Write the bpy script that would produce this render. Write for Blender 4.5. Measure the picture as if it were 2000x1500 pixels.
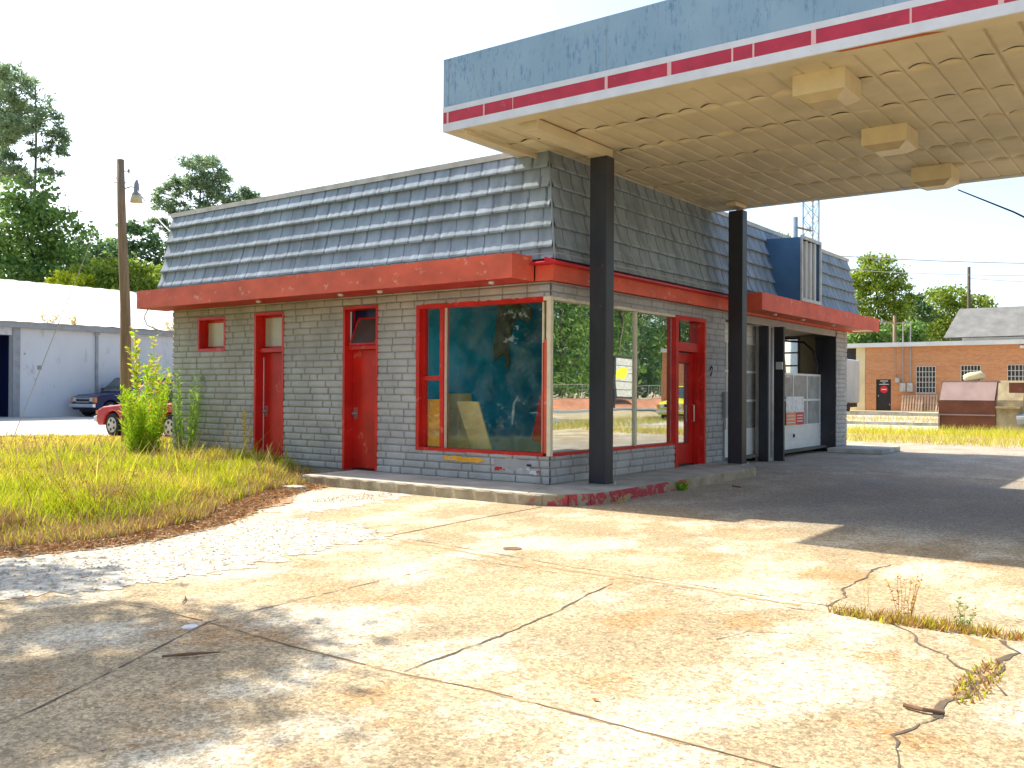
import bpy, bmesh, math, random
import numpy as np
from mathutils import Vector, Matrix
for o in list(bpy.data.objects): bpy.data.objects.remove(o)
S = bpy.context.scene; COL = S.collection
R = math.radians
random.seed(4); rng = np.random.default_rng(11)

# ------------------------------------------------------------------ camera
FPX = 1835.0; YAW = R(36.4); PITCH = R(0.42); ROLL = R(-0.3)
CAM = np.array([-11.218, -7.593, 1.5])
_f = np.array([math.cos(YAW)*math.cos(PITCH), math.sin(YAW)*math.cos(PITCH), math.sin(PITCH)])
_r = np.cross(_f, [0, 0, 1]); _r /= np.linalg.norm(_r); _u = np.cross(_r, _f)
_r, _u = _r*math.cos(ROLL)-_u*math.sin(ROLL), _u*math.cos(ROLL)+_r*math.sin(ROLL)
cd = bpy.data.cameras.new("Camera"); cam = bpy.data.objects.new("Camera", cd); COL.objects.link(cam)
cd.sensor_width = 36; cd.lens = 36*FPX/2000; cd.clip_start = 0.1; cd.clip_end = 2000
cam.matrix_world = Matrix(((_r[0], _u[0], -_f[0], CAM[0]), (_r[1], _u[1], -_f[1], CAM[1]), (_r[2], _u[2], -_f[2], CAM[2]), (0, 0, 0, 1)))
S.camera = cam
def far(px, k, z=None, py=None):
    """world point at bearing px (survey reading) and depth k metres"""
    d = _f+_r*(px-1000)/FPX-(_u*((py or 750)-750)/FPX)
    p = CAM+d*k
    if z is not None: p[2] = z
    return p
def zat(py, k): return 1.5+(762-py)/FPX*k

# ------------------------------------------------------------------ light
SUND = Vector((0.085, 1.0, 1.0)).normalized()
w = bpy.data.worlds.new("World"); S.world = w; w.use_nodes = True
nt = w.node_tree; bg = nt.nodes['Background']
sky = nt.nodes.new('ShaderNodeTexSky'); sky.sky_type = 'NISHITA'; sky.sun_disc = False
sky.sun_elevation = math.asin(SUND.z); sky.sun_rotation = math.atan2(SUND.x, SUND.y)
sky.air_density = 1.0; sky.dust_density = 2.0; sky.ozone_density = 1.0; sky.altitude = 50
nt.links.new(sky.outputs[0], bg.inputs[0]); bg.inputs[1].default_value = 0.15
sl = bpy.data.lights.new("Sun", 'SUN'); so = bpy.data.objects.new("Sun", sl); COL.objects.link(so)
sl.energy = 3.9; sl.angle = R(0.6); sl.color = (1.0, 0.93, 0.80)
so.rotation_euler = (-SUND).to_track_quat('-Z', 'Y').to_euler()
S.view_settings.view_transform = 'Standard'; S.view_settings.look = 'None'
S.view_settings.exposure = 1.15; S.view_settings.gamma = 1.0
S.cycles.max_bounces = 8; S.cycles.transparent_max_bounces = 12

# ------------------------------------------------------------------ materials
def newmat(n):
    m = bpy.data.materials.new(n); m.use_nodes = True
    return m, m.node_tree, m.node_tree.nodes['Principled BSDF']
def N(t, typ, **kw):
    n = t.nodes.new(typ)
    for k, v in kw.items():
        if k in ('operation', 'blend_type', 'data_type', 'feature', 'distance', 'noise_dimensions'): setattr(n, k, v)
        else: n.inputs[k].default_value = v
    return n
def c4(c): return (c[0], c[1], c[2], 1)
def coords(t, scale=None):
    tc = t.nodes.new('ShaderNodeTexCoord')
    if scale is None: return tc.outputs['Object']
    mp = t.nodes.new('ShaderNodeMapping'); mp.inputs['Scale'].default_value = scale
    t.links.new(tc.outputs['Object'], mp.inputs[0]); return mp.outputs[0]
def noise(t, vec, scale, detail=4, rough=0.55):
    n = N(t, 'ShaderNodeTexNoise', Scale=scale, Detail=detail, Roughness=rough); t.links.new(vec, n.inputs['Vector']); return n.outputs['Fac']
def ramp(t, fac, stops):
    n = t.nodes.new('ShaderNodeValToRGB'); e = n.color_ramp.elements
    while len(e) < len(stops): e.new(0.5)
    for i, (p, c) in enumerate(stops): e[i].position = p; e[i].color = c4(c) if not isinstance(c, float) else (c, c, c, 1)
    t.links.new(fac, n.inputs[0]); return n.outputs[0]
def mixc(t, fac, a, b, mode='MIX'):
    n = t.nodes.new('ShaderNodeMix'); n.data_type = 'RGBA'; n.blend_type = mode
    for s, v in ((n.inputs[0], fac), (n.inputs[6], a), (n.inputs[7], b)):
        if isinstance(v, (int, float)): s.default_value = v
        elif isinstance(v, tuple): s.default_value = c4(v)
        else: t.links.new(v, s)
    return n.outputs[2]
def bump(t, b, h, strength=0.3, dist=0.02):
    n = N(t, 'ShaderNodeBump', Strength=strength, Distance=dist); t.links.new(h, n.inputs['Height']); t.links.new(n.outputs[0], b.inputs['Normal'])
def mat(name, col, rough=0.7, var=0.25, scale=3.0, metal=0.0, bmp=0.0, bscale=60, stretch=None, spec=0.4, wear=None, wscale=5, wthr=0.62):
    m, t, b = newmat(name)
    v = coords(t, stretch); n1 = noise(t, v, scale, 6)
    lo = tuple(max(0, c*(1-var)) for c in col); hi = tuple(min(1, c*(1+var)) for c in col)
    c = ramp(t, n1, [(0.3, lo), (0.7, hi)])
    if wear:
        n2 = noise(t, v, wscale, 8, 0.7)
        c = mixc(t, ramp(t, n2, [(wthr, 0.0), (wthr+0.06, 1.0)]), c, wear)
    t.links.new(c, b.inputs['Base Color'])
    b.inputs['Roughness'].default_value = rough; b.inputs['Metallic'].default_value = metal
    b.inputs['Specular IOR Level'].default_value = spec
    if bmp: bump(t, b, noise(t, coords(t), bscale, 5), bmp, 0.01)
    return m
def leafmat(name, c1, c2, trans=0.35):
    m, t, b = newmat(name)
    g = t.nodes.new('ShaderNodeNewGeometry'); v = coords(t)
    f = N(t, 'ShaderNodeMath', operation='ADD'); f2 = N(t, 'ShaderNodeMath', operation='MULTIPLY'); f2.inputs[1].default_value = 0.5
    t.links.new(g.outputs['Random Per Island'], f.inputs[0]); t.links.new(noise(t, v, 0.5, 3), f.inputs[1]); t.links.new(f.outputs[0], f2.inputs[0])
    c = ramp(t, f2.outputs[0], [(0.2, c1), (0.8, c2)])
    t.links.new(c, b.inputs['Base Color']); b.inputs['Roughness'].default_value = 0.6; b.inputs['Specular IOR Level'].default_value = 0.25
    tr = t.nodes.new('ShaderNodeBsdfTranslucent'); t.links.new(c, tr.inputs[0])
    mx = t.nodes.new('ShaderNodeMixShader'); mx.inputs[0].default_value = trans
    t.links.new(b.outputs[0], mx.inputs[1]); t.links.new(tr.outputs[0], mx.inputs[2])
    t.links.new(mx.outputs[0], t.nodes['Material Output'].inputs[0]); return m
def glassmat(name, refl, tint=(0.8, 0.9, 0.9), grime_tone=0.06):
    m, t, b = newmat(name); t.nodes.remove(b)
    tr = N(t, 'ShaderNodeBsdfTransparent'); tr.inputs[0].default_value = c4(tint)
    gl = N(t, 'ShaderNodeBsdfGlossy', Roughness=0.0); gl.inputs[0].default_value = (0.95, 0.97, 0.95, 1)
    bv = N(t, 'ShaderNodeBump', Strength=0.03, Distance=0.05); t.links.new(noise(t, coords(t), 1.3, 1), bv.inputs['Height']); t.links.new(bv.outputs[0], gl.inputs['Normal'])
    df = N(t, 'ShaderNodeBsdfDiffuse'); df.inputs[0].default_value = (0.5, 0.5, 0.46, 1)
    m1 = t.nodes.new('ShaderNodeMixShader'); m1.inputs[0].default_value = refl
    t.links.new(tr.outputs[0], m1.inputs[1]); t.links.new(gl.outputs[0], m1.inputs[2])
    m2 = t.nodes.new('ShaderNodeMixShader')
    g = ramp(t, noise(t, coords(t), 2.5, 8, 0.7), [(0.45 if grime_tone < .5 else 0.3, 0.0 if grime_tone < .5 else .35), (0.75, min(.85, grime_tone*3))])
    t.links.new(g, m2.inputs[0]); t.links.new(m1.outputs[0], m2.inputs[1]); t.links.new(df.outputs[0], m2.inputs[2])
    t.links.new(m2.outputs[0], t.nodes['Material Output'].inputs[0]); return m

def concrete_mat(name, base=(0.43, 0.335, 0.205), light=(0.66, 0.60, 0.46), dark=(0.42, 0.225, 0.08), grime_tone=True):
    m, t, b = newmat(name); v = coords(t)
    c = ramp(t, noise(t, v, 0.7, 12, 0.68), [(0.34, tuple(x*0.80 for x in base)), (0.5, base), (0.64, tuple(x*1.2 for x in base))])
    lm = N(t, 'ShaderNodeMath', operation='MULTIPLY'); t.links.new(ramp(t, noise(t, coords(t, (1, 1.5, 1)), 0.75, 9, 0.6), [(0.48, 0.0), (0.60, 1.0)]), lm.inputs[0])
    t.links.new(ramp(t, noise(t, v, 11, 10, 0.75), [(0.38, 0.35), (0.56, 1.0)]), lm.inputs[1]); c = mixc(t, lm.outputs[0], c, light)
    dm = N(t, 'ShaderNodeMath', operation='MULTIPLY'); t.links.new(ramp(t, noise(t, coords(t, (1.6, 1, 1)), 0.95, 12, 0.66), [(0.53, 0.0), (0.66, 1.0)]), dm.inputs[0])
    t.links.new(ramp(t, noise(t, v, 14, 9, 0.75), [(0.40, 0.1), (0.60, 1.0)]), dm.inputs[1]); c = mixc(t, dm.outputs[0], c, dark)
    c = mixc(t, ramp(t, noise(t, v, 26, 8, 0.8), [(0.50, 0.0), (0.66, 0.55)]), c, tuple(x*0.55 for x in base))
    if grime_tone:
        for (cx, cy, sx_, sy_) in ((-5.75, -4.55, 1.6, 4.2), (-5.35, -5.2, 3.2, 3.6), (-3.2, -3.9, 2.6, 1.6), (-3.4, -5.2, 2.4, 2.2), (-7.9, -4.3, 3.6, 4.5)):
            mp = t.nodes.new('ShaderNodeMapping'); mp.inputs['Location'].default_value = (-cx*sx_, -cy*sy_, 0); mp.inputs['Scale'].default_value = (sx_, sy_, 1); t.links.new(v, mp.inputs[0])
            ln = N(t, 'ShaderNodeVectorMath', operation='LENGTH'); t.links.new(mp.outputs[0], ln.inputs[0])
            sb2 = N(t, 'ShaderNodeMath', operation='SUBTRACT'); nz = N(t, 'ShaderNodeMath', operation='MULTIPLY'); nz.inputs[1].default_value = 2.6
            t.links.new(noise(t, v, 5, 9, 0.7), nz.inputs[0]); t.links.new(nz.outputs[0], sb2.inputs[0]); t.links.new(ln.outputs['Value'], sb2.inputs[1])
            c = mixc(t, ramp(t, sb2.outputs[0], [(0.42, 0.0), (1.0, 0.55)]), c, (0.40, 0.22, 0.08))
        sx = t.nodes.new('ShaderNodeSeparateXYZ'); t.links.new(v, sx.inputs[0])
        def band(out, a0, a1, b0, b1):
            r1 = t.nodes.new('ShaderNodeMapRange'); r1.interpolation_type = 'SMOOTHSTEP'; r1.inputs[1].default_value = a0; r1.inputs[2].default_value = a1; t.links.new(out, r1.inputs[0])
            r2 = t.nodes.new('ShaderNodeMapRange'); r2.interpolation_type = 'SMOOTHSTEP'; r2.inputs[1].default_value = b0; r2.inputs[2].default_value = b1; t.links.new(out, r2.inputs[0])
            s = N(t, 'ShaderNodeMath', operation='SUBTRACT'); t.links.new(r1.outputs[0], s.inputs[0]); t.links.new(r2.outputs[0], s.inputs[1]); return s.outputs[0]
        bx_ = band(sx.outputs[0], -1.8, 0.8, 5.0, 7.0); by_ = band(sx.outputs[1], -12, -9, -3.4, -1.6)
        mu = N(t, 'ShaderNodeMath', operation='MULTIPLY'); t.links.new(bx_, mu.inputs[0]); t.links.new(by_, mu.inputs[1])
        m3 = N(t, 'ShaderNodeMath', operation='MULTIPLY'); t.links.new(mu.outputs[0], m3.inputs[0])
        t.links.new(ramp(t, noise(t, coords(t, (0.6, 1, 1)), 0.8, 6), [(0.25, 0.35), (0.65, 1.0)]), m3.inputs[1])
        c = mixc(t, m3.outputs[0], c, (0.19, 0.185, 0.18))  # patchy dark grey tint inside a soft-edged rectangle of the slab
        # weaker grey-brown tint over a wider soft-edged rectangle of the slab
        gx = band(sx.outputs[0], -0.9, 0.3, 16, 22); gy = band(sx.outputs[1], -9.5, -6.5, 0.5, 1.5)
        mg = N(t, 'ShaderNodeMath', operation='MULTIPLY'); t.links.new(gx, mg.inputs[0]); t.links.new(gy, mg.inputs[1])
        mg2 = N(t, 'ShaderNodeMath', operation='MULTIPLY'); t.links.new(mg.outputs[0], mg2.inputs[0]); mg2.inputs[1].default_value = 0.6
        c = mixc(t, mg2.outputs[0], c, (0.31, 0.285, 0.255))
    for sc_, am in ((48, 0.55), (110, 0.5)):
        sp = N(t, 'ShaderNodeTexVoronoi', Scale=sc_); t.links.new(v, sp.inputs['Vector'])
        c = mixc(t, am, c, ramp(t, sp.outputs['Color'], [(0.15, (0.22, 0.2, 0.17)), (0.5, (0.5, 0.5, 0.5)), (0.85, (0.78, 0.77, 0.74))]), 'OVERLAY')
    t.links.new(c, b.inputs['Base Color']); b.inputs['Roughness'].default_value = 0.9; b.inputs['Specular IOR Level'].default_value = 0.2
    ad = N(t, 'ShaderNodeMath', operation='ADD'); t.links.new(noise(t, v, 35, 6, 0.7), ad.inputs[0]); t.links.new(noise(t, v, 3, 5), ad.inputs[1])
    bump(t, b, ad.outputs[0], 0.55, 0.02); return m

M = {}
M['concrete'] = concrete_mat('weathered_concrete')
M['walk'] = mat('walk_concrete', (0.42, 0.40, 0.34), 0.85, 0.3, 2.5, bmp=0.3)
def kerbmat():
    m, t, b = newmat('kerb_paint_worn'); v = coords(t)
    c = ramp(t, noise(t, v, 4, 7), [(0.3, (0.25, 0.20, 0.12)), (0.7, (0.45, 0.38, 0.26))])
    sx = t.nodes.new('ShaderNodeSeparateXYZ'); t.links.new(v, sx.inputs[0])
    r1 = t.nodes.new('ShaderNodeMapRange'); r1.inputs[1].default_value = -0.3; r1.inputs[2].default_value = -0.6; t.links.new(sx.outputs[1], r1.inputs[0])
    r2 = t.nodes.new('ShaderNodeMapRange'); r2.inputs[1].default_value = 2.3; r2.inputs[2].default_value = 1.9; t.links.new(sx.outputs[0], r2.inputs[0])
    mu = N(t, 'ShaderNodeMath', operation='MULTIPLY'); t.links.new(r1.outputs[0], mu.inputs[0]); t.links.new(r2.outputs[0], mu.inputs[1])
    m2 = N(t, 'ShaderNodeMath', operation='MULTIPLY'); t.links.new(mu.outputs[0], m2.inputs[0]); t.links.new(ramp(t, noise(t, v, 2.6, 8, 0.7), [(0.46, 0.0), (0.5, 1.0)]), m2.inputs[1])
    c = mixc(t, m2.outputs[0], c, (0.42, 0.05, 0.06))
    t.links.new(c, b.inputs['Base Color']); b.inputs['Roughness'].default_value = 0.85; bump(t, b, noise(t, v, 30, 6), 0.6, 0.02); return m
M['kerb'] = kerbmat()
M['block'] = mat('grey_painted_block', (0.41, 0.40, 0.38), 0.85, 0.20, 1.6, bmp=0.7, bscale=32, wear=(0.31, 0.295, 0.27), wscale=7, wthr=0.66)
M['blockflat'] = mat('grey_painted_plaster', (0.37, 0.355, 0.33), 0.8, 0.12, 2, bmp=0.2)
M['mortar'] = mat('grey_mortar', (0.30, 0.29, 0.265), 0.9, 0.1, 4)
M['red'] = mat('red_door_paint', (0.56, 0.016, 0.010), 0.42, 0.22, 2.2, bmp=0.15, bscale=14, wear=(0.60, 0.14, 0.10), wscale=3.2, wthr=0.60)
M['redfascia'] = mat('faded_red_board', (0.68, 0.115, 0.06), 0.65, 0.2, 1.5, bmp=0.25, bscale=12, wear=(0.74, 0.30, 0.21), wscale=4.0, wthr=0.60, stretch=(1, 1, 1.6))
M['redtrim'] = mat('bright_red_flashing', (0.55, 0.02, 0.035), 0.4, 0.15, 2)
M['orange_soffit'] = mat('orange_red_soffit', (0.58, 0.10, 0.03), 0.6, 0.15, 2)
M['cream'] = mat('cream_frame', (0.72, 0.64, 0.44), 0.5, 0.12, 6)
M['shingle'] = mat('slate_blue_metal_shingle', (0.25, 0.305, 0.35), 0.85, 0.28, 1.3, bmp=0.15, bscale=25, stretch=(3, 3, 0.6), spec=0.5)
M['shingle_dark'] = mat('shingle_joint', (0.14, 0.17, 0.20), 0.7, 0.2, 4)
M['flash'] = mat('grey_metal_flashing', (0.50, 0.49, 0.45), 0.5, 0.2, 4, metal=0.2)
M['blue'] = mat('blue_panel', (0.06, 0.15, 0.27), 0.5, 0.15, 2)
def fasciamat():
    m, t, b = newmat('faded_blue_canopy_panel')
    c = ramp(t, noise(t, coords(t), 1.2, 5), [(0.3, (0.21, 0.34, 0.44)), (0.7, (0.29, 0.42, 0.52))])
    vs = coords(t, (1, 3.2, 0.9))
    big = ramp(t, noise(t, coords(t), 1.5, 3), [(0.38, 0.0), (0.52, 1.0)])
    fine = ramp(t, noise(t, vs, 6.0, 9, 0.75), [(0.52, 0.0), (0.63, 0.9)])
    mu = N(t, 'ShaderNodeMath', operation='MULTIPLY'); t.links.new(big, mu.inputs[0]); t.links.new(fine, mu.inputs[1])
    c = mixc(t, mu.outputs[0], c, (0.08, 0.19, 0.34)); t.links.new(c, b.inputs['Base Color']); b.inputs['Roughness'].default_value = 0.5; return m
M['canblue'] = fasciamat()
M['canwhite'] = mat('canopy_white_band', (0.66, 0.68, 0.70), 0.5, 0.1, 3, wear=(0.45, 0.46, 0.48), wscale=12, wthr=0.66)
M['canred'] = mat('canopy_red_stripe', (0.48, 0.03, 0.06), 0.45, 0.15, 4, wear=(0.62, 0.16, 0.15), wscale=7, wthr=0.62)
M['canpink'] = mat('canopy_stripe_seam', (0.75, 0.45, 0.42), 0.5, 0.1, 3)
M['soffit'] = mat('tan_canopy_soffit', (0.58, 0.49, 0.31), 0.6, 0.14, 1.3, wear=(0.46, 0.36, 0.20), wscale=3, wthr=0.66, bmp=0.05, bscale=8)
M['seam'] = mat('soffit_seam', (0.22, 0.16, 0.09), 0.8, 0.1)
M['lampbody'] = mat('cream_lamp_housing', (0.66, 0.56, 0.34), 0.45, 0.08, 4, wear=(0.62, 0.28, 0.05), wscale=3.2, wthr=0.74)
M['lens'] = mat('yellowed_lamp_lens', (0.50, 0.40, 0.22), 0.3, 0.1, 4)
M['post'] = mat('charcoal_post_paint', (0.030, 0.032, 0.040), 0.42, 0.35, 2.0, bmp=0.1, bscale=12, wear=(0.12, 0.085, 0.06), wscale=9, wthr=0.64, stretch=(1, 1, 0.4))
M['white'] = mat('white_door_paint', (0.72, 0.71, 0.66), 0.5, 0.07, 3, wear=(0.5, 0.46, 0.36), wscale=8, wthr=0.7)
M['frost'] = mat('frosted_pane', (0.50, 0.50, 0.40), 0.25, 0.15, 2)
M['teal'] = mat('teal_interior_paint', (0.03, 0.50, 0.70), 0.6, 0.3, 1.5, wear=(0.16, 0.58, 0.70), wscale=3, wthr=0.66)
M['dark'] = mat('dark_interior', (0.03, 0.03, 0.035), 0.8, 0.2)
M['beige'] = mat('garage_inside_plaster', (0.62, 0.56, 0.42), 0.8, 0.15, 1)
M['intfloor'] = mat('interior_floor', (0.14, 0.12, 0.10), 0.8, 0.3, 1)
M['roofdeck'] = mat('roof_gravel', (0.30, 0.28, 0.25), 0.9, 0.2, 2)
M['metal'] = mat('dull_steel', (0.45, 0.45, 0.44), 0.35, 0.15, 8, metal=0.8)
M['wire'] = mat('black_wire', (0.05, 0.05, 0.06), 0.6, 0.1)
M['conduit'] = mat('grey_conduit', (0.35, 0.33, 0.32), 0.5, 0.1)
M['cardboard'] = mat('tan_board', (0.80, 0.52, 0.22), 0.8, 0.12, 3)
M['orangeboard'] = mat('orange_foam_board', (0.85, 0.30, 0.03), 0.7, 0.2, 4, wear=(0.75, 0.5, 0.25), wscale=5, wthr=0.56)
M['signred'] = mat('sign_red', (0.6, 0.02, 0.02), 0.5, 0.1); M['signorange'] = mat('sign_orange', (0.75, 0.25, 0.12), 0.5, 0.15)
M['signwhite'] = mat('sign_white', (0.7, 0.7, 0.7), 0.5, 0.2, 8, wear=(0.4, 0.3, 0.3), wscale=12, wthr=0.58)
M['torn'] = mat('torn_insulation', (0.07, 0.06, 0.035), 0.9, 0.5, 6)
M['gl_front'] = glassmat('front_window_glass', 0.50, (0.8, 0.88, 0.88), 0.02)
M['gl_side'] = glassmat('side_window_glass', 0.045, (0.93, 1.0, 1.0), 0.03)
M['gl_door'] = glassmat('garage_door_glass', 0.12, (0.9, 0.93, 0.9), 0.75)
M['gl_car'] = glassmat('car_glass', 0.35, (0.25, 0.3, 0.3), 0.01)
M['pine_leaf'] = leafmat('pine_needles', (0.12, 0.20, 0.12), (0.32, 0.42, 0.21), 0.55)
M['leaf'] = leafmat('green_foliage', (0.07, 0.16, 0.045), (0.28, 0.42, 0.10), 0.6)
M['leaf_bright'] = leafmat('bright_foliage', (0.13, 0.22, 0.025), (0.36, 0.44, 0.05), 0.45)
M['leaf_dark'] = leafmat('dark_foliage', (0.05, 0.12, 0.06), (0.17, 0.28, 0.10), 0.5)
M['g_green'] = leafmat('grass_green', (0.30, 0.38, 0.015), (0.58, 0.60, 0.03), 0.5)
M['g_yel'] = leafmat('grass_yellow', (0.58, 0.50, 0.05), (0.78, 0.64, 0.12), 0.45)
M['g_straw'] = leafmat('grass_straw', (0.36, 0.22, 0.09), (0.60, 0.44, 0.22), 0.25)
M['g_rust'] = leafmat('grass_rust', (0.30, 0.11, 0.03), (0.48, 0.22, 0.07), 0.25)
M['weed'] = leafmat('weed_green', (0.22, 0.42, 0.015), (0.46, 0.66, 0.03), 0.5)
M['weedblue'] = leafmat('weed_grey_green', (0.16, 0.27, 0.07), (0.30, 0.42, 0.12), 0.4)
M['weedgold'] = leafmat('weed_gold', (0.50, 0.28, 0.05), (0.70, 0.52, 0.12), 0.3)
M['bark'] = mat('bark', (0.11, 0.085, 0.06), 0.9, 0.35, 6, bmp=0.6, bscale=10, stretch=(1, 1, 0.3))
M['pole'] = mat('weathered_pole_wood', (0.26, 0.17, 0.10), 0.85, 0.3, 3, bmp=0.5, bscale=12, stretch=(8, 8, 0.5))
M['soil'] = mat('sandy_soil', (0.48, 0.38, 0.22), 0.95, 0.28, 0.7, bmp=0.5, bscale=8, wear=(0.30, 0.30, 0.08), wscale=1.5, wthr=0.60)
M['turfsoil'] = mat('turf_soil', (0.30, 0.26, 0.07), 0.95, 0.35, 1.5, bmp=0.6, bscale=12)
M['litter'] = mat('dead_grass_litter', (0.36, 0.22, 0.11), 0.95, 0.45, 9, bmp=0.8, bscale=30)
M['gravel'] = mat('pale_gravel', (0.52, 0.49, 0.41), 0.95, 0.35, 14, bmp=1.0, bscale=45, wear=(0.36, 0.27, 0.15), wscale=10, wthr=0.52)
M['crack'] = mat('crack_dirt', (0.12, 0.09, 0.06), 0.95, 0.4, 8)
M['joint'] = mat('joint_stain', (0.37, 0.25, 0.12), 0.95, 0.3, 6)
M['asphalt_pale'] = mat('pale_lot', (0.48, 0.45, 0.39), 0.9, 0.12, 0.8, bmp=0.2, bscale=20)
M['road'] = mat('road_asphalt', (0.22, 0.22, 0.22), 0.85, 0.15, 0.6)
M['clay'] = mat('red_clay_bank', (0.34, 0.15, 0.085), 0.95, 0.25, 1)
M['whwall'] = mat('white_painted_wall', (0.62, 0.61, 0.62), 0.7, 0.09, 0.5, wear=(0.50, 0.49, 0.49), wscale=1.6, wthr=0.56, stretch=(1, 1, .35))
M['roofmetal'] = mat('bright_metal_roof', (0.80, 0.80, 0.78), 0.35, 0.06, 1, metal=0.3)
M['greytrim'] = mat('grey_trim', (0.30, 0.30, 0.31), 0.6, 0.15)
M['navy'] = mat('navy_car_paint', (0.006, 0.014, 0.07), 0.3, 0.2, 2, spec=0.3)
M['carred'] = mat('red_car_paint', (0.52, 0.02, 0.035), 0.28, 0.15, 2, spec=0.6)
M['caryel'] = mat('yellow_car_paint', (0.70, 0.70, 0.02), 0.3, 0.1, 2); M['carblue'] = mat('blue_car_paint', (0.02, 0.10, 0.45), 0.3, 0.1, 2)
M['carwhite'] = mat('white_car_paint', (0.6, 0.6, 0.62), 0.3, 0.1, 2); M['cargrey'] = mat('grey_car_paint', (0.2, 0.22, 0.25), 0.3, 0.1, 2)
M['chrome'] = mat('chrome', (0.7, 0.7, 0.7), 0.2, 0.05, 3, metal=0.9)
M['tyre'] = mat('tyre_rubber', (0.02, 0.02, 0.02), 0.8, 0.2, 4); M['rim'] = mat('alloy_rim', (0.5, 0.5, 0.48), 0.35, 0.1, 4, metal=0.5)
M['amber'] = mat('amber_lens', (0.8, 0.25, 0.05), 0.3, 0.1); M['headl'] = mat('headlamp_lens', (0.65, 0.68, 0.68), 0.15, 0.1)
M['gl_carx'] = mat('dark_vehicle_glass', (0.06, 0.075, 0.075), 0.05, 0.2, 2, spec=1.0)
def brickmat():
    m, t, b = newmat('orange_brick'); v = coords(t)
    sx = t.nodes.new('ShaderNodeSeparateXYZ'); t.links.new(v, sx.inputs[0]); cb = t.nodes.new('ShaderNodeCombineXYZ')
    ad = N(t, 'ShaderNodeMath', operation='ADD'); t.links.new(sx.outputs[0], ad.inputs[0]); t.links.new(sx.outputs[1], ad.inputs[1])
    t.links.new(ad.outputs[0], cb.inputs[0]); t.links.new(sx.outputs[2], cb.inputs[1])
    bt = t.nodes.new('ShaderNodeTexBrick'); t.links.new(cb.outputs[0], bt.inputs[0])
    bt.inputs['Color1'].default_value = (0.50, 0.17, 0.06, 1); bt.inputs['Color2'].default_value = (0.60, 0.26, 0.10, 1); bt.inputs['Mortar'].default_value = (0.50, 0.33, 0.2, 1)
    bt.inputs['Scale'].default_value = 1; bt.inputs['Brick Width'].default_value = 0.22; bt.inputs['Row Height'].default_value = 0.08; bt.inputs['Mortar Size'].default_value = 0.008
    c = mixc(t, ramp(t, noise(t, coords(t, (1, 0.3, 2)), 1.6, 5), [(0.4, 0.0), (0.7, 0.5)]), bt.outputs[0], (0.64, 0.32, 0.14))
    t.links.new(c, b.inputs['Base Color']); b.inputs['Roughness'].default_value = 0.85; return m
M['brick'] = brickmat()
M['trimwhite'] = mat('white_trim', (0.66, 0.66, 0.62), 0.6, 0.1, 1); M['paleyel'] = mat('pale_yellow_wall', (0.68, 0.58, 0.34), 0.7, 0.08, 1)
M['shingroof'] = mat('grey_asphalt_shingles', (0.20, 0.195, 0.18), 0.9, 0.2, 1.5)
M['brown'] = mat('brown_dumpster_paint', (0.15, 0.045, 0.02), 0.6, 0.25, 2, wear=(0.22, 0.10, 0.06), wscale=4, wthr=0.64)
M['brownlid'] = mat('faded_brown_lid', (0.30, 0.20, 0.17), 0.5, 0.15, 2); M['rust'] = mat('rusty_tan_steel', (0.38, 0.30, 0.17), 0.8, 0.3, 3)
M['black'] = mat('black_paint', (0.02, 0.02, 0.022), 0.5, 0.2); M['bars'] = mat('pale_window_bars', (0.55, 0.50, 0.44), 0.6, 0.1)
M['pallet'] = mat('pallet_wood', (0.50, 0.36, 0.24), 0.85, 0.25, 3); M['greensteel'] = mat('blue_grey_steel', (0.28, 0.36, 0.42), 0.5, 0.1)
M['stone'] = mat('pale_stone', (0.50, 0.44, 0.34), 0.9, 0.35, 14); M['twig'] = mat('brown_twig', (0.20, 0.11, 0.06), 0.9, 0.3, 10)
M['yelpatch'] = mat('chipped_orange_paint', (0.80, 0.38, 0.02), 0.6, 0.15, 6)

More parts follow.
